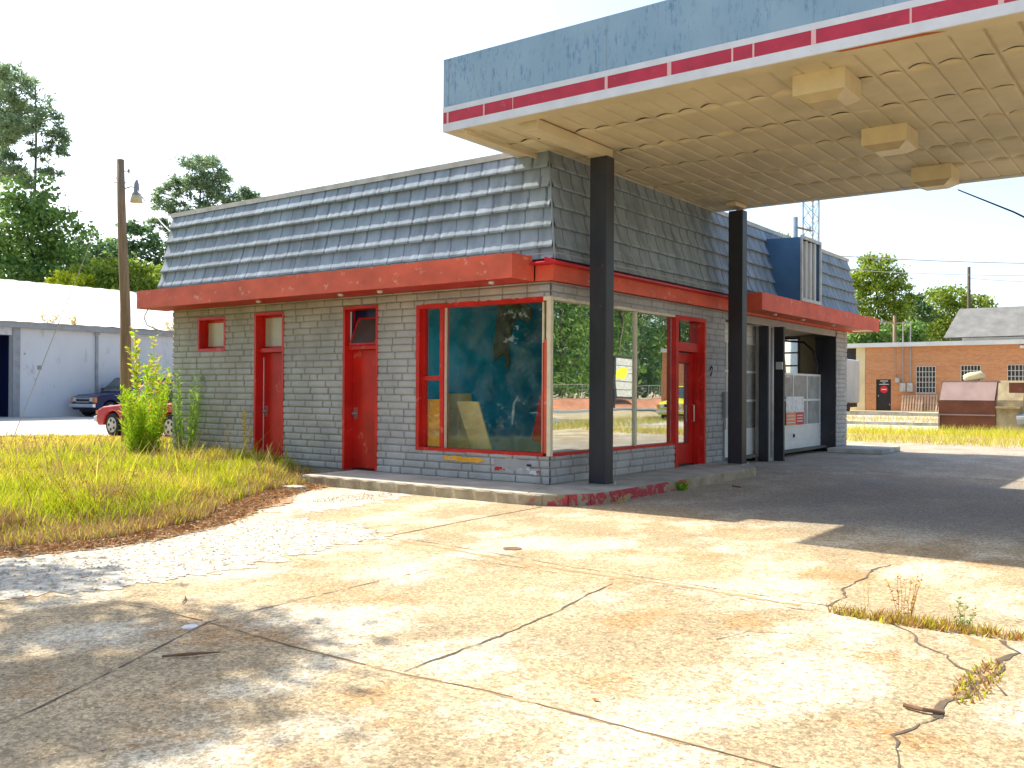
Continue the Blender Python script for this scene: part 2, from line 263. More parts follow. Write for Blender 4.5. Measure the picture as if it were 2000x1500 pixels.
# ------------------------------------------------------------------ mesh helpers
class MB:
    def __init__(s): s.v = []; s.f = []; s.m = []; s.mi = 0
    def add(s, vs, fs):
        o = len(s.v); s.v += [tuple(map(float, p)) for p in vs]; s.f += [tuple(o+i for i in f) for f in fs]; s.m += [s.mi]*len(fs); return s
    def box(s, x0, x1, y0, y1, z0, z1):
        x0, x1 = min(x0, x1), max(x0, x1); y0, y1 = min(y0, y1), max(y0, y1); z0, z1 = min(z0, z1), max(z0, z1)
        return s.add([(x0, y0, z0), (x1, y0, z0), (x1, y1, z0), (x0, y1, z0), (x0, y0, z1), (x1, y0, z1), (x1, y1, z1), (x0, y1, z1)],
                     [(0, 3, 2, 1), (4, 5, 6, 7), (0, 1, 5, 4), (1, 2, 6, 5), (2, 3, 7, 6), (3, 0, 4, 7)])
    def prism(s, poly, axis, a0, a1):
        n = len(poly)
        def P(p, a): return (a, p[0], p[1]) if axis == 0 else ((p[0], a, p[1]) if axis == 1 else (p[0], p[1], a))
        return s.add([P(p, a0) for p in poly]+[P(p, a1) for p in poly],
                     [tuple(range(n))[::-1], tuple(range(n, 2*n))]+[(i, (i+1) % n, n+(i+1) % n, n+i) for i in range(n)])
    def tube(s, pts, rad, n=8, caps=True):
        pts = [Vector(p) for p in pts]
        if not isinstance(rad, (list, tuple)): rad = [rad]*len(pts)
        vs = []; fs = []
        for i, p in enumerate(pts):
            d = (pts[min(i+1, len(pts)-1)]-pts[max(i-1, 0)]).normalized()
            a = d.cross(Vector((0, 0, 1)) if abs(d.z) < 0.95 else Vector((1, 0, 0))).normalized(); b = d.cross(a)
            for k in range(n):
                t = 2*math.pi*k/n; vs.append(p+(a*math.cos(t)+b*math.sin(t))*rad[i])
        for i in range(len(pts)-1):
            for k in range(n): fs.append((i*n+k, i*n+(k+1) % n, (i+1)*n+(k+1) % n, (i+1)*n+k))
        if caps: fs += [tuple(range(n))[::-1], tuple(range((len(pts)-1)*n, len(pts)*n))]
        return s.add(vs, fs)
    def quad(s, a, b, c, d): return s.add([a, b, c, d], [(0, 1, 2, 3)])
    def build(s, name, mats, parent=None, bevel=0, smooth=False):
        me = bpy.data.meshes.new(name); me.from_pydata(s.v, [], s.f)
        ml = mats if isinstance(mats, (list, tuple)) else [mats]
        for m in ml: me.materials.append(m)
        if len(ml) > 1: me.polygons.foreach_set('material_index', s.m)
        if smooth: me.polygons.foreach_set('use_smooth', [True]*len(s.f))
        me.update(); o = bpy.data.objects.new(name, me); COL.objects.link(o)
        if parent is not None: o.parent = parent; o.matrix_parent_inverse = parent.matrix_world.inverted() if getattr(parent, '_k', False) else Matrix()
        if bevel:
            b = o.modifiers.new('bevel', 'BEVEL'); b.width = bevel; b.segments = 2; b.limit_method = 'ANGLE'; b.angle_limit = R(40)
        return o
def tag(o, label=None, cat=None, group=None, kind=None):
    for k, v in (('label', label), ('category', cat), ('group', group), ('kind', kind)):
        if v: o[k] = v
    return o
def thing(name, label, cat, loc=(0, 0, 0), rz=0, group=None):
    o = bpy.data.objects.new(name, None); COL.objects.link(o); o.location = loc; o.rotation_euler = (0, 0, rz); o.empty_display_size = 0.2
    return tag(o, label, cat, group)
def copy_tree(o, parent=None):
    c = o.copy(); COL.objects.link(c); c.parent = parent
    for ch in list(o.children): copy_tree(ch, c)
    return c
def npmesh(name, V, F, mats, parent=None, mi=None, smooth=False):
    V = np.asarray(V, np.float32).reshape(-1, 3); F = np.asarray(F, np.int32); k = F.shape[1]
    me = bpy.data.meshes.new(name); me.vertices.add(len(V)); me.vertices.foreach_set('co', V.ravel())
    me.loops.add(F.size); me.loops.foreach_set('vertex_index', F.ravel())
    me.polygons.add(len(F)); me.polygons.foreach_set('loop_start', np.arange(len(F), dtype=np.int32)*k)
    for m in (mats if isinstance(mats, (list, tuple)) else [mats]): me.materials.append(m)
    if mi is not None: me.polygons.foreach_set('material_index', np.asarray(mi, np.int32))
    if smooth: me.polygons.foreach_set('use_smooth', np.ones(len(F), bool))
    me.update(calc_edges=True); me.validate()
    o = bpy.data.objects.new(name, me); COL.objects.link(o)
    if parent is not None: o.parent = parent
    return o
def unit(a): return a/np.maximum(np.linalg.norm(a, axis=-1, keepdims=True), 1e-9)
def leafquads(C, size, asp=0.6, D=None, up=0.0):
    n = len(C); a = D if D is not None else rng.normal(size=(n, 3)); a = unit(a+np.array([0, 0, up]))
    b = unit(np.cross(a, rng.normal(size=(n, 3)))); sz = (size*(0.6+0.8*rng.random(n)))[:, None]
    A = a*sz*0.5; B = b*sz*0.5*asp
    V = np.stack([C-A, C+B, C+A, C-B], 1).reshape(-1, 3)
    return V, np.arange(4*n).reshape(n, 4)
def vnoise(x, y, s, seed=0):
    g = np.random.default_rng(seed).random((256, 256)); x = np.asarray(x)/s+57.3; y = np.asarray(y)/s+31.7
    xi = np.floor(x).astype(int); yi = np.floor(y).astype(int); fx = x-xi; fy = y-yi; fx = fx*fx*(3-2*fx); fy = fy*fy*(3-2*fy)
    G = lambda a, b: g[a % 256, b % 256]
    return (G(xi, yi)*(1-fx)+G(xi+1, yi)*fx)*(1-fy)+(G(xi, yi+1)*(1-fx)+G(xi+1, yi+1)*fx)*fy

# ------------------------------------------------------------------ ground
def sst(t): t = np.clip(t, 0, 1); return t*t*(3-2*t)
def gz(x, y): return 0.35*sst((np.asarray(x)-30)/20.0)*sst((np.asarray(y)+30)/20)+0.15*sst((np.asarray(y)-24)/12.0)
def ground():
    xs = np.concatenate([np.linspace(-700, -40, 12), np.linspace(-36, 110, 74), np.linspace(130, 900, 16)])
    ys = np.concatenate([np.linspace(-700, -40, 12), np.linspace(-36, 110, 74), np.linspace(130, 900, 16)])
    X, Y = np.meshgrid(xs, ys, indexing='ij'); Z = gz(X, Y)-0.004
    V = np.stack([X, Y, Z], -1).reshape(-1, 3); n = len(ys)
    i, j = np.meshgrid(np.arange(len(xs)-1), np.arange(len(ys)-1), indexing='ij'); a = (i*n+j).ravel()
    F = np.stack([a, a+n, a+n+1, a+1], 1)
    tag(npmesh('ground', V, F, M['soil'], smooth=True), kind='structure')
ground()
def sheet(name, poly, z, m, label=None, kind='structure'):
    b = MB(); b.add([(p[0], p[1], z) for p in poly], [tuple(range(len(poly)))]); o = b.build(name, m); tag(o, kind=kind); return o
def ragged(poly, step=0.12, amp=0.06, seed=3):
    r = random.Random(seed); out = []
    for i in range(len(poly)):
        a = Vector(poly[i]).to_2d() if len(poly[i]) > 2 else Vector(poly[i]); c = Vector(poly[(i+1) % len(poly)])
        n = max(1, int((c-a).length/step)); nr = Vector((-(c-a).y, (c-a).x)).normalized()
        for k in range(n):
            p = a.lerp(c, k/n)+nr*(r.uniform(-amp, amp)+0.8*amp*math.sin(k*0.7+i)); out.append((p.x, p.y))
    return out
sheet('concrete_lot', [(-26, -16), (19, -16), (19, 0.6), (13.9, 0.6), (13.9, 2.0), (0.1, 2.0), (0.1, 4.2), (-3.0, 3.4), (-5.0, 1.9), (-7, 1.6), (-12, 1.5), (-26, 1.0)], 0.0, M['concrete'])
sheet('road', [(-200, -33), (300, -33), (300, -18), (-200, -18)], 0.004, M['road'])
sheet('parking_area', [(-60, 21.5), (3.0, 21.9), (4.6, 20.4), (4.7, 13.5), (45, 12), (45, 24), (-60, 24)], 0.002, M['asphalt_pale'])
b = MB()
for k in range(8):
    y0 = 24+k*1.7; y1 = y0+1.7; b.quad((-60, y0, float(gz(0, y0))+.002), (45, y0, float(gz(0, y0))+.002), (45, y1, float(gz(0, y1))+.002), (-60, y1, float(gz(0, y1))+.002))
tag(b.build('parking_area', M['asphalt_pale']), kind='structure')
b = MB()
for k in range(8):
    x0 = 26+k*2; x1 = x0+2
    b.quad((x0, -16, float(gz(x0, 0))+.006), (x1, -16, float(gz(x1, 0))+.006), (x1, 18, float(gz(x1, 0))+.006), (x0, 18, float(gz(x0, 0))+.006))
tag(b.build('side_road', M['asphalt_pale']), kind='structure')
TURF = ragged([(-40, 1.2), (-12, 1.35), (-7.0, 1.3), (-6.1, 1.0), (-4.7, 1.45), (-3.9, 2.2), (-3.0, 2.9), (-2.3, 3.35), (-1.4, 3.7), (-0.3, 3.9), (-0.02, 4.1), (-0.02, 9.2), (13.9, 9.2), (20, 12), (14, 13), (7.4, 14.2), (4.9, 16.5), (4.8, 20.6), (3.0, 22.4), (-40, 22.4)], 0.25, 0.05, 5)
sheet('turf', TURF, 0.006, M['turfsoil'])
sheet('litter_edge', ragged([(-14, 1.5), (-14, 0.9), (-9, 0.9), (-7.3, 0.95), (-6.6, 0.75), (-5.9, 0.72), (-4.9, 1.0), (-4.4, 1.35), (-3.7, 1.85), (-3.0, 2.1), (-2.2, 3.0), (-1.2, 3.3), (-1.16, 3.9), (-2.2, 3.7), (-3.2, 3.2), (-4.2, 2.5), (-5.0, 1.8), (-6.2, 1.5), (-7, 1.6)], 0.1, 0.06, 8), 0.010, M['litter'])
sheet('gravel_patch', ragged([(-11, 0.95), (-9.5, 0.2), (-7.5, -0.95), (-6.3, -1.12), (-5.2, -0.92), (-4.2, -0.82), (-3.75, 0.1), (-4.0, 1.2), (-4.6, 1.2), (-6.1, 0.75), (-7.2, 0.98)], 0.045, 0.085, 9), 0.004, M['gravel'])
sheet('gravel_patch', ragged([(-3.9, 1.6), (-3.2, 1.15), (-1.9, 1.35), (-1.2, 1.6), (-1.2, 2.9), (-2.0, 3.0), (-3.0, 2.2)], 0.045, 0.09, 10), 0.003, M['gravel'])

# joints and cracks: thin jagged sheets lying on the slab
def ribbon(b, pts, wd, jit, seed, z=0.0035, gaps=0.0):
    wd *= 0.85; jit *= 0.7
    r = random.Random(seed); P = []
    for i in range(len(pts)-1):
        a = Vector(pts[i]); c = Vector(pts[i+1]); n = max(2, int((c-a).length/0.07))
        for k in range(n): P.append(a.lerp(c, k/n)+Vector((r.uniform(-jit, jit), r.uniform(-jit, jit))))
    P.append(Vector(pts[-1])); L = []
    for i, p in enumerate(P):
        d = (P[min(i+1, len(P)-1)]-P[max(i-1, 0)]).normalized(); nn = Vector((-d.y, d.x)); h = wd*(0.75+0.35*math.sin(i*0.9+seed)+r.uniform(-.15, .15))/2
        L.append((p+nn*h, p-nn*h))
    for i in range(len(L)-1):
        if r.random() < gaps: continue
        b.quad((*L[i][0], z), (*L[i][1], z), (*L[i+1][1], z), (*L[i+1][0], z))
cr = MB()
ribbon(cr, [(-9.9, -3.5), (-9.0, -3.2), (-8.4, -2.9), (-7.5, -2.43), (-6.4, -2.38), (-5.3, -2.37)], 0.014, 0.006, 1, gaps=.12)
ribbon(cr, [(-4.2, -0.84), (-2.8, -0.75), (-1.2, -0.69)], 0.03, 0.004, 2)
ribbon(cr, [(-7.7, -0.9), (-7.5, -1.8), (-7.5, -2.44), (-7.55, -3.3), (-7.55, -4.2), (-7.5, -4.73), (-7.55, -6.2), (-7.6, -8)], 0.012, 0.005, 3, gaps=.15)
ribbon(cr, [(-7.5, -4.15), (-6.7, -4.13), (-5.9, -4.05), (-5.3, -3.93), (-4.85, -3.88)], 0.022, 0.013, 4)
ribbon(cr, [(-3.9, -0.2), (-4.2, -0.75), (-4.24, -1.6), (-4.35, -2.5), (-4.45, -3.2), (-4.48, -4.0), (-4.51, -4.6), (-4.56, -5.25), (-4.6, -6)], 0.013, 0.006, 5, gaps=.1)
ribbon(cr, [(-4.45, -0.65), (-4.6, -1.4), (-4.72, -2.25), (-4.75, -3.3), (-4.68, -4.2), (-4.74, -4.8), (-4.8, -5.3), (-4.75, -5.7)], 0.010, 0.006, 6, gaps=.3)
ribbon(cr, [(-4.6, -5.45), (-4.2, -5.47), (-3.9, -5.36), (-3.43, -5.38), (-3.0, -5.33), (-2.64, -5.39)], 0.022, 0.022, 7)
ribbon(cr, [(-4.8, -5.95), (-5.05, -6.15), (-5.25, -6.22), (-5.4, -6.4), (-5.6, -6.5), (-5.75, -6.68), (-6.0, -6.8)], 0.025, 0.018, 8)
ribbon(cr, [(-4.85, -6.6), (-5.1, -6.72), (-5.35, -6.66), (-5.6, -6.72), (-5.9, -6.62), (-6.15, -6.66), (-6.3, -6.56), (-6.55, -6.6)], 0.05, 0.022, 9)
ribbon(cr, [(-6.55, -6.6), (-6.9, -6.5), (-7.3, -6.62)], 0.02, 0.015, 10)
ribbon(cr, [(7.6, -0.9), (7.34, -1.86), (7.0, -3.4), (6.8, -5.1), (6.6, -8)], 0.05, 0.015, 11)
ribbon(cr, [(5.5, -1.6), (6.4, -0.3)], 0.025, 0.01, 12)
ribbon(cr, [(-5.9, -5.2), (-5.6, -5.3), (-5.45, -5.55)], 0.010, 0.015, 15)
tag(cr.build('pavement_cracks', M['crack']), kind='structure')
jr = MB()
ribbon(jr, [(-4.3, -0.9), (-4.4, -1.9), (-4.55, -2.6), (-4.6, -3.4), (-4.6, -4.4), (-4.68, -5.3)], 0.09, 0.03, 21, z=0.0018)
ribbon(jr, [(-4.2, -0.84), (-2.8, -0.75), (-1.2, -0.69)], 0.05, 0.008, 22, z=0.0018)
ribbon(jr, [(-7.5, -2.4), (-7.55, -3.3), (-7.55, -4.2), (-7.5, -4.73), (-7.55, -6.2)], 0.035, 0.015, 23, z=0.0018)
ribbon(jr, [(-4.8, -6.4), (-5.3, -6.68), (-5.9, -6.62), (-6.4, -6.56)], 0.07, 0.03, 24, z=0.0018)
tag(jr.build('joint_stains', M['joint']), kind='structure')
# metal drain lid flush in the slab
b = MB(); b.tube([(-4.02, -2.3, 0.0), (-4.02, -2.3, 0.006)], 0.09, 20); dr = b.build('drain_cover', M['twig']); tag(dr, 'small round rusty drain lid flush in the concrete', 'drain cover')

# ------------------------------------------------------------------ walkway with kerb
WZ = 0.15
wk = [(-1.15, 3.95), (-1.15, -0.30), (-1.08, -0.62), (-0.90, -0.90), (-0.62, -1.06), (-0.30, -1.12), (1.0, -1.12), (3.3, -1.12), (4.9, -1.12), (5.25, -0.95), (5.45, -0.55), (6.05, 0.03), (0.03, 0.03), (0.03, 3.95)]
b = MB(); n = len(wk); b.add([(p[0], p[1], WZ) for p in wk], [tuple(range(n))]); tag(b.build('walkway', M['walk']), kind='structure')
b = MB(); out = ragged(wk[:12], 0.10, 0.010, 4)
out = [p for p in out if not (p[0] > -1.0 and p[1] > 3.9)]
for i in range(len(wk[:12])-1):
    a, c = Vector(wk[i]), Vector(wk[i+1]); m_ = max(1, int((c-a).length/0.09))
    for k in range(m_):
        p, q = a.lerp(c, k/m_), a.lerp(c, (k+1)/m_); h1, h2 = 0.012*math.sin(p.x*31+p.y*17)+0.014, 0.012*math.sin(q.x*31+q.y*17)+0.014
        d = Vector((-(c-a).y, (c-a).x)).normalized()*-1 if False else Vector(((c-a).y, -(c-a).x)).normalized()
        # outward is to the right-hand side of travel mirrored to face away from the wall
        o = Vector((-d.x, -d.y)) if (d.x*(0.5-p.x)+d.y*(1-p.y)) > 0 else d
        b.quad((p.x, p.y, WZ), (q.x, q.y, WZ), (q.x+o.x*h2, q.y+o.y*h2, WZ-0.02), (p.x+o.x*h1, p.y+o.y*h1, WZ-0.02))
        b.quad((p.x+o.x*h1, p.y+o.y*h1, WZ-0.02), (q.x+o.x*h2, q.y+o.y*h2, WZ-0.02), (q.x+o.x*0.02, q.y+o.y*0.02, -0.01), (p.x+o.x*0.02, p.y+o.y*0.02, -0.01))
tag(b.build('kerb', M['kerb']), kind='structure')
b = MB(); b.prism([(12.35, 0.0), (12.5, -1.3), (14.35, -1.25), (14.4, 0.0)], 2, 0.0, 0.12); tag(b.build('concrete_step', M['walk'], bevel=0.02), kind='structure')
b = MB(); ribbon(b, [(-1.14, 1.15), (0.0, 1.2)], 0.012, 0.003, 31, z=WZ+0.003); ribbon(b, [(-1.1, -0.4), (0.0, 0.0)], 0.012, 0.003, 32, z=WZ+0.003); ribbon(b, [(2.4, -1.1), (2.4, 0)], 0.012, 0.003, 33, z=WZ+0.003)
tag(b.build('walkway_joints', M['crack']), kind='structure')

# ------------------------------------------------------------------ service station
ST = thing('service_station', 'grey block service station with slate blue mansard roof and red doors', 'gas station')
H = 3.08; BX = 13.88; BY = 9.17
def LB(b, u0, u1, w0, w1, z0, z1): b.box(w0, w1, u0, u1, z0, z1)      # left wall: u along y, w depth into the building
def FB(b, u0, u1, w0, w1, z0, z1): b.box(u0, u1, w0, w1, z0, z1)      # front wall: u along x
def decomp(u0, u1, z0, z1, ops):
    us = sorted({u0, u1, *[o[0] for o in ops], *[o[1] for o in ops]}); zs = sorted({z0, z1, *[o[2] for o in ops], *[o[3] for o in ops]}); out = []
    us = [u for u in us if u0 <= u <= u1]; zs = [z for z in zs if z0 <= z <= z1]
    for i in range(len(us)-1):
        run = None
        for j in range(len(zs)-1):
            cu, cz = (us[i]+us[i+1])/2, (zs[j]+zs[j+1])/2
            solid = not any(o[0] < cu < o[1] and o[2] < cz < o[3] for o in ops)
            if solid: run = (run[0], zs[j+1]) if run else (zs[j], zs[j+1])
            elif run: out.append((us[i], us[i+1], *run)); run = None
        if run: out.append((us[i], us[i+1], *run))
    return out
def blockskin(name, ax, u0, u1, z0, z1, ops, seed, base=0.0):
    """split-faced block courses modelled as relief on a fine grid"""
    ch = 0.1165; r = random.Random(seed); zl = [z0]; hz = []
    z = z0
    rows = []
    k = 0
    while z < z1-1e-6:
        for d in (0.0045, 0.013, 0.035, 0.06, 0.085, 0.104, 0.112, ch):
            if z+d < z1: zl.append(z+d)
        z += ch; k += 1
    zl.append(z1); zl = np.array(sorted(set(np.round(zl, 4)))); ul = np.arange(u0, u1+0.007, 0.0145); ul[-1] = u1
    U, Z = np.meshgrid(ul, zl, indexing='ij'); row = np.floor((Z-z0)/ch+1e-4).astype(int); fz = (Z-z0)-row*ch
    hz = np.where(np.minimum(fz, ch-fz) < 0.0055, 0.0, 1.0)
    D = np.full_like(U, 1e3); bid = np.zeros_like(U)
    for q in range(row.max()+1):
        s = u0-0.5+(q % 2)*0.225+r.uniform(-0.03, 0.03); js = []
        while s < u1+0.6: js.append(s); s += 0.45 if r.random() < 0.7 else r.choice((0.21, 0.31, 0.36))
        js = np.array(js); mm = row == q
        dd = np.abs(U[mm][:, None]-js[None]); D[mm] = dd.min(1); bid[mm] = np.searchsorted(js, U[mm])+q*97
    vz = np.where(D < 0.0078, 0.0, 1.0); lev = hz*vz; bul = 0.004*np.clip(np.sin(np.pi*fz/ch), 0, 1)
    bn = np.random.default_rng(seed).random(9000)[bid.astype(int) % 9000]
    out = lev*(0.009+bul+0.008*bn+0.010*vnoise(U, Z, 0.045, seed)+0.007*vnoise(U, Z, 0.11, seed+1))+0.004*vnoise(U, Z, 0.3, seed+2)
    W = base-out
    if ax == 0: V = np.stack([W, U, Z], -1)
    else: V = np.stack([U, W, Z], -1)
    n = len(zl); i, j = np.meshgrid(np.arange(len(ul)-1), np.arange(n-1), indexing='ij')
    cu = (ul[:-1]+ul[1:])[i]/2; cz = (zl[:-1]+zl[1:])[j]/2; keep = np.ones(cu.shape, bool)
    for o in ops: keep &= ~((cu > o[0]) & (cu < o[1]) & (cz > o[2]) & (cz < o[3]))
    a = (i*n+j)[keep]; F = np.stack([a, a+1, a+n+1, a+n], 1) if ax == 0 else np.stack([a, a+n, a+n+1, a+1], 1)
    lv = lev[:-1, :-1]*lev[1:, 1:]*lev[1:, :-1]*lev[:-1, 1:]
    lo = lev[:-1, :-1]+lev[1:, 1:]+lev[1:, :-1]+lev[:-1, 1:]; vf = np.minimum(np.minimum(vz[:-1, :-1], vz[1:, 1:]), np.minimum(vz[1:, :-1], vz[:-1, 1:])); mi = np.where((lo[keep] > 1.5) & (vf[keep] > 0.5), 0, 1)
    return npmesh(name, V.reshape(-1, 3), F, [M['block'], M['mortar']], ST, mi)
opsL = [(-0.1, 2.57, 0.55, 2.87), (3.42, 4.25, 0.0, 2.92), (5.78, 6.61, 0.0, 2.92), (7.47, 8.34, 2.24, 2.90)]
opsF = [(-0.1, 3.99, 0.55, 2.87), (3.99, 5.19, 0.0, 2.87), (6.08, 13.0, 0, 2.95)]
blockskin('block_wall', 0, -0.012, BY, 0.145, H, opsL, 1)
blockskin('block_wall', 1, -0.012, 6.08, 0.145, H, opsF, 2)
blockskin('block_wall', 1, 13.0, BX, 0.0, H, [], 3)
b = MB()
for (u0, u1, z0, z1) in decomp(0.004, BY, 0.0, H, opsL): LB(b, u0, u1, 0.004, 0.20, z0, z1)
for (u0, u1, z0, z1) in decomp(0.20, BX, 0.0, H, opsF):
    FB(b, u0, u1, 0.004, 0.20, z0, z1)
b.box(BX-0.2, BX, 0.2, 0.46, 0, H); b.box(BX-0.2, BX, 0.46, 1.20, 0, H); b.box(BX-0.2, BX, 1.20, 2.5, 0, 1.9); b.box(BX-0.2, BX, 1.20, 2.5, 2.95, H); b.box(BX-0.2, BX, 2.5, BY, 0, H)
b.box(0.2, BX-0.2, BY-0.2, BY, 0, H)
b.build('wall_core', M['blockflat'], ST)
# interior
b = MB(); b.box(0.2, BX-0.2, 0.2, BY-0.2, 0.10, 0.148); b.build('floor', M['intfloor'], ST)
b = MB(); b.box(0.2, 6.0, 3.0, 3.1, 0.15, 3.0); b.box(5.95, 6.05, 0.2, 3.0, 0.15, 3.0); b.box(0.2, 5.95, 0.2, 3.0, 3.0, 3.05); b.build('partition', M['teal'], ST)
b = MB(); b.box(6.05, 6.1, 0.2, 8.9, 0.15, 3.05); b.box(BX-0.215, BX-0.2, 2.56, 8.9, 0.15, 3.0); b.box(BX-0.215, BX-0.2, 0.47, 1.14, 0.15, 3.0); b.box(6.1, BX-0.2, 8.9, 8.96, 0.15, 3.0); b.box(6.1, BX-0.2, 0.4, 8.9, 3.02, 3.06); b.build('garage_lining', M['beige'], ST)
# roof deck
b = MB(); b.box(0.25, 14.3, 0.3, 9.4, 4.80, 4.9); b.build('roof_deck', M['roofdeck'], ST)

b = MB(); b.box(0.23, 0.27, 0.28, 9.42, 3.12, 5.05); b.box(0.23, 14.4, 0.23, 0.27, 3.12, 5.05); b.box(0.004, 13.85, 0.004, 9.15, 3.081, 3.119); b.box(-0.2, 0.22, -0.2, 9.4, 3.452, 3.47); b.box(0.23, 14.3, -0.2, 0.22, 3.452, 3.47); b.build('sun_leak_block', M['blockflat'], ST)  # hidden boxes added to stop sun leaking in behind the mansard
# mansard roof: metal shake courses with ridges, joints and flared butts
def mansard(ax, u0b, u1b, u0t, u1t, wb, wt, zb, zt, seed):
    rr = np.random.default_rng(seed); cz = 0.305; nu = int((u1b-u0b)/0.022)
    T = np.linspace(0, 1, nu+1); Vs = []; Fs = []; Ms = []; base = 0
    z = zt; k = 0; dz = zt-zb
    pan = 0.33
    while z > zb+0.02:
        z0 = max(z-cz, zb); fr = (z-z0)/cz
        ub = u0b+(u1b-u0b)*T
        ph = rr.uniform(0, pan); cell = np.floor((ub+ph)/pan).astype(int); lc = (ub+ph)-cell*pan
        sub = np.floor((ub+ph*1.7)/0.075).astype(int)
        ridge = rr.random(4000)[sub % 4000]*0.0055+rr.random(nu+1)*0.0032
        jointm = lc < 0.03
        butt = rr.random(4000)[(sub+7) % 4000]*0.016+0.006*np.sin(ub*5+k)
        prof = [(-0.06, 0.0), (0.38, 0.003), (0.55, 0.015), (0.70, 0.026), (0.85, 0.037), (1.0, 0.048)]
        rows = []
        for q, off in prof:
            zz = z-(z-z0)*q; 
            zz = np.full(nu+1, zz)
            if q == -0.06 and k == 0: zz = zz*0+z
            if q == 1.0 and fr > 0.95: zz = zz-butt*0.6
            t = (zt-zz)/dz; W = wt+(wb-wt)*t; ua = (u0t+(u1t-u0t)*T)*(1-t)+(u0b+(u1b-u0b)*T)*t
            o = off*(0.75 if fr < 0.9 else 1)+ridge*(0.35+0.65*q)-np.where(jointm, 0.004, 0)
            rows.append((ua, W-o, zz+o*0.2))
        ua, Wl, zl = rows[-1]; rows.append((ua, Wl+0.085, zl+0.006))
        for (ua, W, zz) in rows: Vs.append(np.stack([W, ua, zz] if ax == 0 else [ua, W, zz], -1))
        n = nu+1; nr = len(rows)
        for j in range(nr-1):
            a = base+j*n+np.arange(nu)
            Fs.append(np.stack([a, a+n, a+n+1, a+1], 1) if ax == 1 else np.stack([a, a+1, a+n+1, a+n], 1))
            Ms.append(np.where(jointm[:-1] & (rr.random(nu) < 0.95), 1, 0) if j < nr-2 else np.ones(nu, int))
        base += nr*n; z = z0; k += 1
    return np.concatenate(Vs), np.concatenate(Fs), np.concatenate(Ms)
ZB, ZT = 3.37, 5.06; MBo, MTo = -0.20, 0.15; YE = 9.45; XE = 14.45
V1, F1, M1 = mansard(0, MBo, YE, MTo, YE, MBo, MTo, ZB, ZT, 5)
mr = npmesh('mansard_roof', V1, F1, [M['shingle'], M['shingle_dark']], ST, M1)
V2, F2, M2 = mansard(1, MBo, XE, MTo, XE, MBo, MTo, ZB, ZT, 6)
npmesh('mansard_roof', V2, F2, [M['shingle'], M['shingle_dark']], ST, M2)
b = MB(); b.prism([(MBo+0.02, ZB), (MTo+0.05, ZT-0.01), (0.4, ZT-0.01), (0.4, ZB)], 1, YE-0.02, YE+0.01)
b.add([], []); b.build('mansard_end', M['shingle'], ST)
b = MB(); b.prism([(MBo+0.02, ZB), (MTo+0.05, ZT-0.01), (0.4, ZT-0.01), (0.4, ZB)], 0, XE-0.02, XE+0.01); b.build('mansard_end', M['shingle'], ST)
b = MB()
b.prism([(MTo-0.035, ZT-0.05), (MTo-0.045, ZT+0.035), (MTo+0.16, ZT+0.04), (MTo+0.16, ZT-0.01), (MTo-0.01, ZT-0.01)], 1, MTo-0.045, YE+0.03)
fl = b.build('roof_flashing', M['flash'], ST)
b = MB(); b.prism([(MTo-0.035, ZT-0.05), (MTo-0.045, ZT+0.032), (MTo+0.16, ZT+0.037), (MTo+0.16, ZT-0.012), (MTo-0.01, ZT-0.012)], 0, MTo-0.04, XE+0.03); b.build('roof_flashing', M['flash'], ST)
b = MB(); b.tube([(MBo-0.02, MBo-0.02, ZB), (MTo-0.02, MTo-0.02, ZT-0.02)], 0.016, 8); b.build('hip_cap', M['shingle'], ST, smooth=True)

# fascias
b = MB(); LB(b, 0.17, 9.38, -0.70, -0.665, 3.08, 3.43); LB(b, 0.17, 0.205, -0.664, -0.17, 3.08, 3.43); LB(b, 9.345, 9.38, -0.664, 0.0, 3.08, 3.43)
b.build('eave_board', M['redfascia'], ST)
b = MB(); LB(b, 0.206, 9.344, -0.664, 0.003, 3.085, 3.115); b.build('eave_soffit', M['red'], ST)
b = MB(); b.quad((-0.664, 0.21, 3.40), (-0.18, 0.21, 3.45), (-0.18, 9.34, 3.45), (-0.664, 9.34, 3.40)); b.build('eave_top', M['flash'], ST)
# slim red band that wraps the corner and runs along the front
b = MB()
b.box(-0.15, -0.115, -0.15, 0.16, 3.08, 3.30); b.box(-0.114, 6.25, -0.15, -0.115, 3.08, 3.30); b.box(6.251, 13.0, -0.15, -0.115, 3.08, 3.30); b.box(13.001, 13.95, -0.15, -0.115, 3.08, 3.30)
b.build('band_board', M['redfascia'], ST)
b = MB()
b.prism([(-0.30, 3.30), (-0.30, 3.325), (-0.10, 3.40), (-0.10, 3.30)], 0, -0.30, 6.25)
b.prism([(-0.30, 3.302), (-0.30, 3.323), (-0.10, 3.40), (-0.10, 3.302)], 1, -0.10, 0.165); b.build('band_flashing', M['redtrim'], ST)
b = MB(); b.box(-0.114, 13.9, -0.114, 0.003, 3.085, 3.11); b.build('band_soffit', M['red'], ST)
